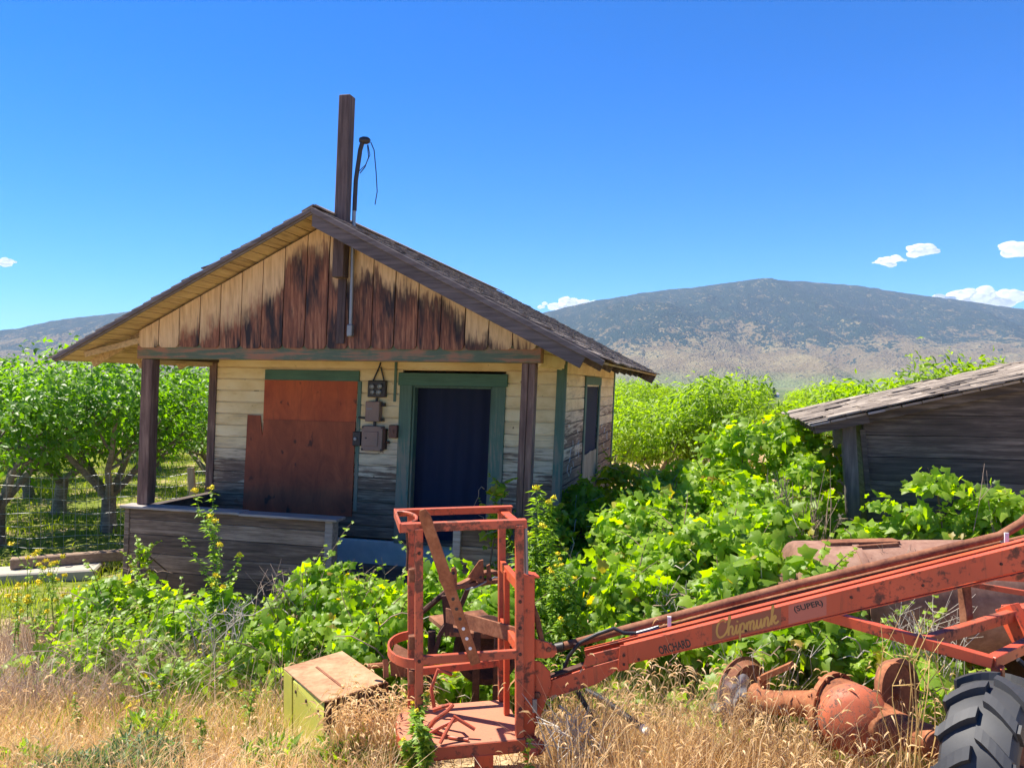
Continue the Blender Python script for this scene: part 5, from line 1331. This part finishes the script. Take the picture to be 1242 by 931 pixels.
# grape vines
VG = 'grape vines overrunning the yard'
def vine(px_, Y_, hw, hd, py_top, n, label, seed, lsize=.115, shoots=5, sparse=1.0, name='grape_vine', mat=None):
    r_ = np.random.default_rng(seed); rr = random.Random(seed)
    cx = (px_ - CX) / F * Y_; g0 = ground_z(cx, Y_); zt = EYE.z - (py_top - HY) / F * Y_; H = max(.3, zt - g0)
    o = thing(name, (cx, Y_, g0), label, 'vine', VG)
    nb = rr.randint(14, 19); balls = []
    for i in range(nb):
        a = rr.uniform(0, 6.28); q = math.sqrt(rr.random()) * .85
        x = cx + math.cos(a) * q * hw; y = Y_ + math.sin(a) * q * hd
        top = H * (1 - .5 * q ** 2) * rr.uniform(.86, 1.06)
        br = rr.uniform(.22, .40) * min(hw, H * .9 + .15)
        z = ground_z(x, y) + max(br * .3, top - br * rr.uniform(.9, 1.3)); balls.append((x, y, z, br))
        if z - g0 > br * 1.6: balls.append((x + rr.uniform(-.15, .15), y - rr.uniform(0, .2), g0 + (z - g0) * .45, br * 1.1))
    B = np.array(balls); w = B[:, 3] ** 2; w /= w.sum(); idx = r_.choice(len(B), n, p=w)
    d = r_.normal(0, 1, (n, 3)); d[:, 2] = np.abs(d[:, 2]) * .9 - .25; d = unit(d)
    rad = B[idx, 3] * (1.0 + .22 * r_.normal(0, 1, n)) * np.where(r_.random(n) < .25, .65, 1.0)
    P = B[idx, :3] + d * rad[:, None] * np.array([1.15, 1.0, .95])
    g = gz(P[:, :2]); ok = P[:, 2] > g + .03; P = P[ok]; d = d[ok]; idx = idx[ok]; m = len(P)
    N = d * .5 + np.array([-.15, -.30, .42]) + r_.normal(0, .58, (m, 3))
    T = d * .4 + r_.normal(0, .5, (m, 3)) + np.array([0, -.15, -.65])
    S = lsize * r_.uniform(.5, 1.3, m)
    ball_tone = r_.random(len(B)); rn = np.clip(.35 * ball_tone[idx] + .65 * r_.random(m), 0, 1)
    rn = np.where(r_.random(m) < .025, 1.0, np.minimum(rn, .96)); S = S * np.where(r_.random(m) < .3, .6, 1.05)
    b = MB()
    SP, SN, ST, SS = [], [], [], []
    for i in range(shoots):
        x, y, z, br = balls[rr.randrange(len(balls))]
        a = rr.uniform(0, 6.28); p = Vector((x, y, z + br * .6)); dd = Vector((math.cos(a) * .5, math.sin(a) * .5, rr.uniform(.35, 1.0))).normalized()
        ln = rr.uniform(.3, .6) * min(1.0, .4 + hw); pts = [p]
        for k in range(7):
            dd = (dd + Vector((rr.uniform(-.15, .15), rr.uniform(-.15, .15), -.09))).normalized(); pts.append(pts[-1] + dd * ln / 7)
            for q in range(2):
                SP.append(tuple(pts[-1])); ang = rr.uniform(0, 6.28); t = Vector((math.cos(ang), math.sin(ang), -.1)) + dd * .4
                ST.append(tuple(t)); SN.append((rr.uniform(-.4, .3), rr.uniform(-.6, .2), .8)); SS.append(lsize * rr.uniform(.5, 1.0) * (1.1 - k * .11))
        b.tube(pts, [.006 - .0006 * k for k in range(8)], 5)
    for i in range(7):
        x, y, z, br = balls[rr.randrange(len(balls))]; q = Vector((cx + rr.uniform(-.3, .3) * hw, Y_ + rr.uniform(-.3, .3) * hd, 0)); q.z = ground_z(q.x, q.y) - .05
        m_ = (q + Vector((x, y, z))) / 2 + Vector((rr.uniform(-.2, .2), rr.uniform(-.2, .2), rr.uniform(-.1, .2)))
        b.tube([q, (q + m_) / 2 + Vector((rr.uniform(-.06, .06), 0, .04)), m_, (x, y, z), (x + rr.uniform(-.1, .1), y, z + br)], [.014, .012, .01, .008, .004], 6)
    b.build('canes', M['vine_stem'], o, True)
    b = MB()
    for i in range(int(10 + 7 * hw)):
        x, y, z, br = balls[rr.randrange(len(balls))]; p = Vector((x + rr.uniform(-.2, .2), y - br * .7, z + rr.uniform(-.5, .3) * br)); a = rr.uniform(0, 6.28); ln = rr.uniform(.2, .5)
        e = p + Vector((math.cos(a) * ln, -rr.uniform(0, .15), math.sin(a) * ln * .7)); m_ = (p + e) / 2 + Vector((0, -.05, rr.uniform(-.05, .12)))
        b.tube([p, (p + m_) / 2 + Vector((0, 0, .03)), m_, (m_ + e) / 2 + Vector((rr.uniform(-.03, .03), 0, .02)), e], [.006, .005, .0045, .004, .002], 4)
    tag(b.build('dry_canes', M['twig_pale'] if seed % 2 else M['twig'], o, True), kind='stuff')
    if SP:
        P = np.vstack([P, SP]); N = np.vstack([N, SN]); T = np.vstack([T, ST]); S = np.concatenate([S, SS]); rn = np.concatenate([rn, .6 + .36 * r_.random(len(SP))])
    leaves_mesh('foliage', P, N, T, S, T_VINE, mat or M['vine'], o, rn)
    return o
VN = [
 (150, 7.9, .75, .6, 690, 1000, 'low grape vine in front of the left end of the porch half wall', .11, 5),
 (262, 7.5, .65, .5, 712, 850, 'grape vine below the tall yellow flower at the porch skirt', .11, 5),
 (95, 6.9, .5, .4, 755, 260, 'thin patch of grape vine among dead brush at far left', .10, 3),
 (415, 7.1, .66, .6, 668, 1100, 'leafy grape vine rising below the right end of the porch half wall', .11, 6),
 (335, 6.7, .5, .4, 738, 420, 'straggling grape vine between the porch skirt and the yellow box', .10, 5),
 (200, 6.3, .4, .35, 785, 200, 'small pale green grape vine in the dry grass left of centre', .10, 3),
 (455, 5.75, .36, .28, 735, 380, 'grape vine spilling over the rusted top of the yellow box', .10, 4),
 (525, 7.0, .6, .5, 680, 900, 'grape vine behind the left half of the cage', .115, 5),
 (600, 6.7, .55, .5, 705, 800, 'grape vine behind the right half of the cage', .115, 5),
 (560, 6.1, .5, .3, 800, 500, 'low grape vine at the foot of the rusted cultivator', .115, 3),
 (715, 6.8, .58, .5, 672, 1000, 'grape vine right of the mast below the spiky yellow flowers', .115, 6),
 (800, 7.9, .75, .6, 580, 1600, 'tall grape vine with upright shoots in the middle of the yard', .12, 9),
 (770, 6.3, .6, .4, 690, 900, 'grape vine just above the left end of the boom', .115, 5),
 (862, 6.6, .6, .45, 625, 1100, 'grape vine hanging over the left end of the rusty tank', .12, 7),
 (935, 9.6, .9, .7, 485, 1900, 'highest grape vine heaped against the shed eave', .12, 9),
 (868, 9.2, .8, .7, 535, 1400, 'grape vine heap left of the highest one beside the shed', .12, 8),
 (985, 8.4, .42, .4, 555, 550, 'grape vine climbing the leaning corner of the shed', .115, 4),
 (830, 10.6, .8, .6, 545, 1100, 'grape vine at the back in front of the crooked peach trunk', .12, 6),
 (1065, 7.5, .45, .35, 610, 620, 'grape vine below the shed corner above the tank', .12, 4),
 (1140, 7.4, .5, .35, 585, 800, 'grape vine with a tall shoot before the shed wall', .12, 6),
 (1225, 7.3, .55, .4, 585, 800, 'grape vine before the shed wall at the right edge', .12, 5),
 (705, 10.6, .52, .6, 590, 800, 'shaded grape vine climbing the cabin side wall below the window', .12, 5),
 (775, 11.6, .85, .6, 572, 1000, 'shaded grape vine sprawling behind the middle of the yard', .12, 4),
 (672, 9.2, .30, .3, 620, 350, 'shaded grape vine at the foot of the right porch post', .115, 4),
 (606, 8.9, .14, .15, 590, 90, 'few vine leaves reaching up in front of the dark doorway', .11, 3),
 (918, 5.85, .42, .25, 655, 560, 'grape vine drooping over the tank end above the boom', .12, 4),
 (955, 5.5, .45, .25, 735, 560, 'grape vine in the gap below the boom lettering', .115, 3),
 (1035, 5.3, .42, .25, 745, 520, 'grape vine below the frame rail behind the gear housing', .125, 3),
 (1120, 4.75, .22, .2, 800, 110, 'large grape leaves poking up beside the tyre', .13, 2),
 (915, 7.4, .65, .5, 585, 1200, 'grape vine heap directly behind the rusty tank end', .125, 6),
 (885, 5.75, .35, .25, 720, 420, 'grape vine hiding the lower left end of the tank above the brake drum', .12, 3),
 (1020, 5.35, .3, .2, 800, 260, 'grape vine leaves under the rusty tank beside the gear housing', .12, 2),
 (985, 5.25, .38, .2, 735, 460, 'grape vine just under the lettered middle of the boom', .12, 3),
 (1075, 5.2, .32, .2, 752, 360, 'grape vine between the frame rail and the brake disc', .12, 3),
 (985, 5.55, .34, .2, 662, 420, 'loose grape vine spray lying across the front of the rusty tank', .12, 6),
 (757, 13.6, .55, .5, 556, 500, 'shaded grape vine at the back corner of the cabin below the peach tree', .12, 4),
 (172, 9.3, .10, .15, 655, 60, 'thin vine creeping up the left porch corner', .09, 2),
]
for i, (px_, Y_, hw, hd, pt, n, lb, ls, sh) in enumerate(VN): vine(px_, Y_, hw, hd, pt, int(n * (3.4 if px_ > 380 else 2.2)), lb, 100 + i, ls * (.84 if px_ > 380 else .80), sh + 5)

# flowering weeds
def flower_weed(base, hgt, seed, label, dens=80, flowers=7, lsz=.07, spread=.10, tpl=T_NEEDLE, mat=None, br=5, fr=.022):
    rr = random.Random(seed); r_ = np.random.default_rng(seed)
    o = thing('flowering_weed', base, label, 'weed', 'yellow flowering weeds'); b = MB()
    P, N, T, S = [], [], [], []; tips = []
    def stem(p, d, ln, r0, leafn):
        pts = [p]
        for k in range(7):
            d = (d + Vector((rr.uniform(-.08, .08), rr.uniform(-.08, .08), .03))).normalized(); pts.append(pts[-1] + d * ln / 7)
        b.tube(pts, [r0 * (1 - .8 * k / 7) for k in range(8)], 5); tips.append(pts[-1])
        for j in range(leafn):
            t = rr.uniform(.08, 1) * 7; k = min(6, int(t)); q = pts[k].lerp(pts[k + 1], t - k); a = rr.uniform(0, 6.28)
            tt = Vector((math.cos(a), math.sin(a), rr.uniform(.1, .9)))
            P.append(tuple(q)); T.append(tuple(tt)); N.append((rr.uniform(-.4, .4), rr.uniform(-.4, .4), 1)); S.append(lsz * rr.uniform(.6, 1.2) * (1.15 - .5 * t / 7))
        return pts
    main = stem(Vector(base), Vector((rr.uniform(-.05, .05), 0, 1)), hgt, .008, dens)
    for i in range(br):
        k = rr.randint(2, 6); a = rr.uniform(0, 6.28)
        stem(main[k], Vector((math.cos(a) * .5, math.sin(a) * .5, .9)).normalized(), hgt * rr.uniform(.18, .4), .004, dens // 4)
    b.build('stem', M['weed'], o, True)
    leaves_mesh('foliage', np.array(P), np.array(N), np.array(T), np.array(S), tpl, mat or M['weed'], o)
    for t in tips[:flowers]:
        n = 60; d = unit(r_.normal(0, 1, (n, 3))); d[:, 2] = np.abs(d[:, 2]) * .7
        Pf = np.array(t) + d * fr * r_.uniform(.3, 1, (n, 1)); leaves_mesh('blossom', Pf, d + r_.normal(0, .4, (n, 3)), r_.normal(0, 1, (n, 3)), fr * .75 * r_.uniform(.7, 1.2, n), T_CHERRY, M['flower'], o)
    return o
def gp(px_, Y_): x = (px_ - CX) / F * Y_; return Vector((x, Y_, ground_z(x, Y_)))
def fw_at(px_, Y_, py_top, *a, **k):
    p = gp(px_, Y_); return flower_weed(p, (EYE.z - (py_top - HY) / F * Y_) - p.z, *a, **k)
fw_at(258, 7.4, 628, 1, 'tall branching weed with yellow blossoms before the porch half wall', 150, 9, .085, br=9, tpl=T_CHERRY, fr=.034)
fw_at(638, 6.6, 592, 2, 'tall spiky weed with yellow tip leaning right of the cage', 420, 2, .13, br=0, fr=.032)
fw_at(675, 6.7, 608, 3, 'second tall spiky weed with yellow tip in front of the porch post', 380, 2, .12, br=0, fr=.032)
fw_at(690, 6.5, 634, 4, 'shorter spiky weed with two yellow heads right of the taller spikes', 300, 3, .11, br=1, fr=.032)
fw_at(617, 6.5, 648, 5, 'spiky weed with yellow head seen just left of the right cage post', 200, 2, .08, br=2, fr=.028)
for i, (px_, Y_, pt) in enumerate(((648, 6.4, 700), (668, 6.3, 690), (700, 6.2, 700), (725, 6.4, 735), (655, 6.0, 745))):
    fw_at(px_, Y_, pt, 20 + i, 'bushy low weed with small yellow blossoms right of the cage', 160, 4, .06, br=7, tpl=T_CHERRY, fr=.02)
for i, (px_, Y_, pt) in enumerate(((32, 8.6, 675), (58, 8.2, 685), (66, 8.5, 688), (22, 8.0, 712), (45, 7.8, 722), (80, 8.3, 690), (15, 7.7, 708))):
    fw_at(px_, Y_, pt, 40 + i, 'small pale weed with yellow blossoms in front of the concrete slab', 60, 5, .05, br=4, tpl=T_CHERRY, fr=.03)
fw_at(500, 4.15, 862, 60, 'weed with yellow blossoms in front of the cage platform', 170, 5, .055, br=6, tpl=T_CHERRY, fr=.014)
fw_at(515, 4.05, 885, 61, 'leafy green weed at the bottom edge below the cage', 170, 1, .055, br=7, tpl=T_CHERRY, fr=.012)
fw_at(183, 5.6, 830, 62, 'thin weed with one yellow blossom standing in the dry grass', 40, 2, .05, br=2, tpl=T_CHERRY, fr=.016)

# low leafy weeds and blue green clump
def weed_clump(px_, Y_, w, h, n, label, seed, mat, tpl=T_NEEDLE, ls=.12):
    r_ = np.random.default_rng(seed); c = gp(px_, Y_)
    o = thing('weed_clump', c, label, 'weed', 'low green weeds in the dry grass')
    a = r_.random(n) * 6.28; q = np.sqrt(r_.random(n)); x = c.x + np.cos(a) * q * w; y = c.y + np.sin(a) * q * w * .6
    z = gz(np.stack([x, y], 1)) + h * r_.random(n) * (1 - .6 * q * q); P = np.stack([x, y, z], 1)
    T = np.stack([np.cos(a) * .5, np.sin(a) * .5, .7 + .5 * r_.random(n)], 1) + r_.normal(0, .4, (n, 3)); N = r_.normal(0, .6, (n, 3)) + np.array([0, -.3, .6])
    leaves_mesh('foliage', P, N, T, ls * r_.uniform(.5, 1.2, n), tpl, mat, o); return o
weed_clump(120, 4.25, .38, .20, 1500, 'blue green feathery weed clump at the bottom left', 1, M['bluegreen'], T_NEEDLE, .09)
weed_clump(165, 4.6, .25, .22, 800, 'feathery blue green weeds behind the bottom left clump', 2, M['bluegreen'], T_NEEDLE, .09)
weed_clump(435, 4.45, .22, .18, 420, 'green weeds in front of the dark side of the yellow box', 3, M['weed'], T_PEACH, .12)
weed_clump(180, 5.2, .2, .22, 260, 'sparse green weeds in the dry grass at left', 4, M['weed'], T_PEACH, .1)
weed_clump(940, 4.3, .15, .15, 160, 'green grass tuft below the gear housing', 5, M['weed'], T_NEEDLE, .16)
weed_clump(855, 4.45, .09, .1, 14, 'pale broad leaf lying beside the plastic sheet', 6, M['bluegreen'], T_CHERRY, .14)
weed_clump(700, 6.3, .4, .6, 900, 'feathery bright green weed mass right of the mast', 7, M['weed'], T_NEEDLE, .08)
weed_clump(660, 6.1, .35, .55, 900, 'feathery bright green weed mass directly behind the mast', 8, M['weed'], T_NEEDLE, .08)

# dead twigs
def twigs(px_, Y_, py_c, w, h, n, label, seed, mat, thick=.006):
    rr = random.Random(seed); c = at(px_, py_c, Y_); g = gp(px_, Y_); o = thing('dead_twigs', g, label, 'twigs', 'tangles of dead twigs'); b = MB()
    for i in range(n):
        p = Vector((c.x + rr.uniform(-.4, .4) * w, Y_ + rr.uniform(-.3, .3) * w, g.z + rr.uniform(0, .4) * (c.z - g.z)))
        e = Vector((c.x + rr.uniform(-1, 1) * w, Y_ + rr.uniform(-.5, .4) * w, c.z + rr.uniform(-1, 1) * h))
        m = (p + e) / 2 + Vector((rr.uniform(-.15, .15), rr.uniform(-.1, .1), rr.uniform(0, .25)))
        pts = [p, (p + m) / 2 + Vector((rr.uniform(-.03, .03), 0, .03)), m, (m + e) / 2 + Vector((rr.uniform(-.05, .05), rr.uniform(-.05, .05), .03)), e]
        b.tube(pts, [thick, thick * .9, thick * .75, thick * .55, thick * .3], 4)
        for k in range(2):
            q = pts[3]; b.tube([q, q + Vector((rr.uniform(-.12, .12), rr.uniform(-.1, .1), rr.uniform(-.02, .16)))], [thick * .5, thick * .2], 4)
    b.build('twigs', mat, o, True); return o
twigs(355, 6.9, 705, .38, .16, 26, 'brown dead twigs sticking up before the porch half wall', 1, M['twig'])
twigs(268, 6.6, 745, .3, .12, 22, 'pale dead stalks below the yellow flower at the porch skirt', 2, M['twig_pale'])
twigs(965, 8.0, 600, .42, .28, 60, 'brown tangle of dry canes in the vine heap beside the shed', 3, M['twig'], .007)
twigs(830, 6.2, 715, .4, .1, 36, 'pale dry stalks behind the boom', 4, M['twig_pale'], .005)
twigs(1130, 5.0, 740, .35, .1, 40, 'grey dead twigs between the boom and the frame rail', 5, M['twig_pale'], .004)
twigs(700, 4.15, 905, .22, .07, 22, 'bleached forked twigs in the grass right of the cage', 6, M['twig_pale'], .005)
twigs(945, 5.1, 790, .3, .12, 20, 'thin dead twigs around the brake drum', 7, M['twig_pale'], .004)
twigs(1112, 3.95, 800, .12, .22, 12, 'tall golden dry stalks in front of the frame corner', 8, M['stalk'], .004)
twigs(1190, 7.2, 570, .05, .12, 3, 'bare dead stem standing against the dark shed wall', 9, M['twig'], .006)
twigs(430, 6.9, 690, .25, .15, 8, 'thin bare stems in front of the pale foundation', 10, M['twig'], .004)
twigs(1105, 5.9, 668, .3, .05, 14, 'dry twigs lying on top of the rusty tank', 11, M['twig'], .005)

# dry grass
def blades(name, xs_, ys_, hmean, width, mat, label, seed, lean_=.35, seeds=.4, hv=.35, kind='stuff', hf=None):
    r_ = np.random.default_rng(seed); n = len(xs_); P = np.stack([xs_, ys_], 1); z = gz(P)
    h = hmean * np.clip(r_.normal(1, hv, n), .25, 2.0)
    if hf: h = h * np.array([hf(a_, b_) for a_, b_ in zip(xs_, ys_)])
    a = r_.random(n) * 6.28; l_ = lean_ * h * r_.uniform(.2, 1.3, n)
    dx, dy = np.cos(a) * l_, np.sin(a) * l_; wa = r_.random(n) * 6.28; wx, wy = np.cos(wa) * width / 2, np.sin(wa) * width / 2
    p0 = np.stack([xs_, ys_, z - .02], 1); p1 = p0 + np.stack([dx * .3, dy * .3, h * .6], 1); p2 = p0 + np.stack([dx, dy, h], 1)
    w = np.stack([wx, wy, 0 * wx], 1)
    V = np.stack([p0 - w, p0 + w, p1 - w * .8, p1 + w * .8, p2], 1); T = np.array([(0, 1, 3), (0, 3, 2), (2, 3, 4)]) + (np.arange(n) * 5)[:, None, None]
    rn = np.repeat(r_.random(n), 3)
    o = np_mesh(name, V.reshape(-1, 3), T.reshape(-1, 3), rn, mat); tag(o, label, kind=kind)
    if seeds > 0:
        k = r_.random(n) < seeds; m = k.sum(); t = np.stack([dx[k], dy[k], h[k] * .15], 1); t = unit(t) + np.array([0, 0, .15])
        q = p2[k]; s = r_.uniform(.04, .075, m)[:, None]; hz_ = unit(np.stack([dx[k], dy[k], 0 * dx[k]], 1) + 1e-5); up = np.array([[0, 0, 1.0]]); sd = np.cross(hz_, up)
        nod = r_.uniform(.0, 1.0, m)[:, None]
        c0 = q; c1 = q + hz_ * s * .25 + up * s * (.28 - .25 * nod); c2 = q + hz_ * s * .62 + up * s * (.35 - .65 * nod); c3 = q + hz_ * s * .9 + up * s * (.3 - 1.15 * nod)
        ww = s * r_.uniform(.045, .085, m)[:, None]; vv = np.cross(sd, unit(c2 - c1))
        V = np.stack([c0, c1 + sd * ww, c1 - sd * ww, c1 + vv * ww, c1 - vv * ww, c2 + sd * ww * .8, c2 - sd * ww * .8, c2 + vv * ww * .8, c2 - vv * ww * .8, c3], 1)
        T = np.array([(0, 1, 2), (1, 5, 6), (1, 6, 2), (5, 9, 6), (0, 3, 4), (3, 7, 8), (3, 8, 4), (7, 9, 8)]) + (np.arange(m) * 10)[:, None, None]
        so = np_mesh('seed_heads', V.reshape(-1, 3), T.reshape(-1, 3), np.repeat(r_.random(m), 8), M['seed']); so.parent = o; so['kind'] = 'stuff'
    return o
def scatter(n, x0, x1, y0, y1, seed, dens=None):
    r_ = np.random.default_rng(seed); x = r_.uniform(x0, x1, n); y = r_.uniform(y0, y1, n)
    if dens:
        k = np.array([dens(a, b_) for a, b_ in zip(x, y)]); keep = r_.random(n) < k; x, y = x[keep], y[keep]
    return x, y
def clear(x, y, pads=((-.25, 4.47, .42), )):
    for cx, cy, r_ in pads:
        if (x - cx) ** 2 + (y - cy) ** 2 < r_ * r_: return .15
    if -1.5 < x < -.7 and 4.6 < y < 5.5:
        s = (x + 1.075) * .82 + (y - 4.6) * .57
        if s > 0.0 and (x + y) < 5.0: return 0.0
    return 1
def dry_d(x, y):
    lim = 5.6 + .5 * mnoise.noise((x * .8, 3.1, 0)) - (.4 if x > -.6 else 0) + (.7 if x < -2.2 else 0)
    k = 1 - smooth(lim - .5, lim + .5, y)
    k = max(k, .10) * (.45 + .9 * max(0, .5 + .9 * mnoise.noise((x * 1.7, y * 1.7, 8))))
    return min(1, k) * clear(x, y)
def low(x, y):
    k = .35 if -.66 * y / 4.2 < x < .12 * y / 4.2 and y < 4.6 else 1.0
    if -1.25 * y / 4.6 < x < -.68 * y / 4.6 and y < 4.8: k = .9
    return k * (.75 + .5 * max(0, .5 + mnoise.noise((x * 1.3, y * 1.3, 5))))
x_, y_ = scatter(62000, -4.2, 3.4, 3.3, 7.2, 1, dry_d)
blades('dry_grass', x_, y_, .20, .0045, M['straw'], 'golden dry grass with nodding seed heads over the foreground', 1, .9, .08, hf=low)
def front_d(x, y): return clear(x, y) * (.4 + .6 * max(0, .5 + mnoise.noise((x * 2.3, y * 2.3, 4))))
x_, y_ = scatter(10000, .25, 2.8, 3.75, 5.0, 2, front_d)
blades('tall_dry_grass', x_, y_, .36, .0042, M['straw'], 'tall dry barley grass around the boom and gear housing', 2, .5, .3, hv=.5)
x_, y_ = scatter(2200, -1.0, -.5, 4.35, 4.9, 3, lambda x, y: 1 if clear(x, y) > .9 else 0)
blades('barley_grass', x_, y_, .30, .005, M['straw'], 'barley heads between the yellow box and the cage', 3, .3, .8)
x_, y_ = scatter(14000, -5.5, -2.9, 5.9, 9.0, 4, lambda x, y: max(0, .6 + .8 * mnoise.noise((x, y, 2))))
blades('dead_brush', x_, y_, .24, .006, M['greygrass'], 'greyish dead brush at the left edge of the yard', 4, .8, 0)
x_, y_ = scatter(6000, -4.0, -.8, 5.6, 7.6, 6, lambda x, y: max(0, .4 + mnoise.noise((x * 1.2, y * 1.2, 6))))
blades('dry_stalks', x_, y_, .42, .006, M['greygrass'], 'dry grey stalks mixed through the vines in front of the porch', 6, 1.0, .1)
def lawn_d(x, y):
    row = .5 + .5 * math.sin((y + .25 * x) * 1.5); return (.35 + .65 * row) * (.25 + max(0, .6 + mnoise.noise((x * .7, y * .7, 1))))
x_, y_ = scatter(60000, -24, -3.0, 11.4, 34, 5, lawn_d)
blades('orchard_grass', x_, y_, .13, .018, M['lawn'], 'short yellow green grass under the cherry trees', 5, .6, 0)
x_, y_ = scatter(16000, 1.5, 14, 12, 40, 7, lambda x, y: max(0, .4 + mnoise.noise((x * .5, y * .5, 3))))
blades('orchard_dry_grass', x_, y_, .2, .018, M['straw'], 'dry grass between the peach trees', 7, .6, 0)

x_, y_ = scatter(16000, -4.2, 3.2, 3.3, 6.2, 8, lambda x, y: clear(x, y) * max(0, .35 + mnoise.noise((x * 1.1, y * 1.1, 11))))
blades('matted_straw', x_, y_, .10, .006, M['greygrass'], 'matted grey straw lying on the ground in the foreground', 8, 3.0, 0)
x_, y_ = scatter(9000, -4.6, -.6, 5.0, 8.8, 9, lambda x, y: max(0, .3 + mnoise.noise((x * .9, y * .9, 14))))
blades('green_grass', x_, y_, .22, .007, M['lawn'], 'scattered green grass blades among vines and dry grass', 9, .6, 0)
x_, y_ = scatter(14000, -12, -3.6, 9.0, 12.5, 10, lambda x, y: max(0, .5 + mnoise.noise((x * .9, y * .9, 15))))
blades('yard_grass', x_, y_, .12, .012, M['lawn'], 'yellow green grass around the slab and timber', 10, .7, 0)

x_, y_ = scatter(1500, .75, 2.2, 3.95, 4.45, 12, lambda x, y: max(.2, .6 + mnoise.noise((x * 2, y * 2, 21))))
blades('barley_heads', x_, y_, .47, .0042, M['straw'], 'tall bent barley stalks in front of the rusty axle', 12, .45, .45)

for i, (px_, Y_, pt) in enumerate(((300, 5.2, 838), (90, 5.4, 842), (240, 4.6, 872), (640, 4.0, 905))):
    fw_at(px_, Y_, pt, 80 + i, ('slender weed with yellow blossom in the dry grass left of the box', 'slender weed with yellow blossom in the dry grass near the left edge', 'short yellow flowered weed low in the foreground grass', 'short green weed beside the domed cap at the cage foot')[i], 50, 2, .05, br=3, tpl=T_CHERRY, fr=.013)
weed_clump(330, 4.5, .2, .16, 220, 'sparse green weeds in the dry grass left of the yellow box', 11, M['weed'], T_PEACH, .09)
weed_clump(30, 4.6, .25, .14, 260, 'sparse green weeds in the bottom left corner', 12, M['weed'], T_PEACH, .08)
weed_clump(760, 4.6, .25, .2, 160, 'sparse green weeds under the left part of the boom', 13, M['weed'], T_PEACH, .09)
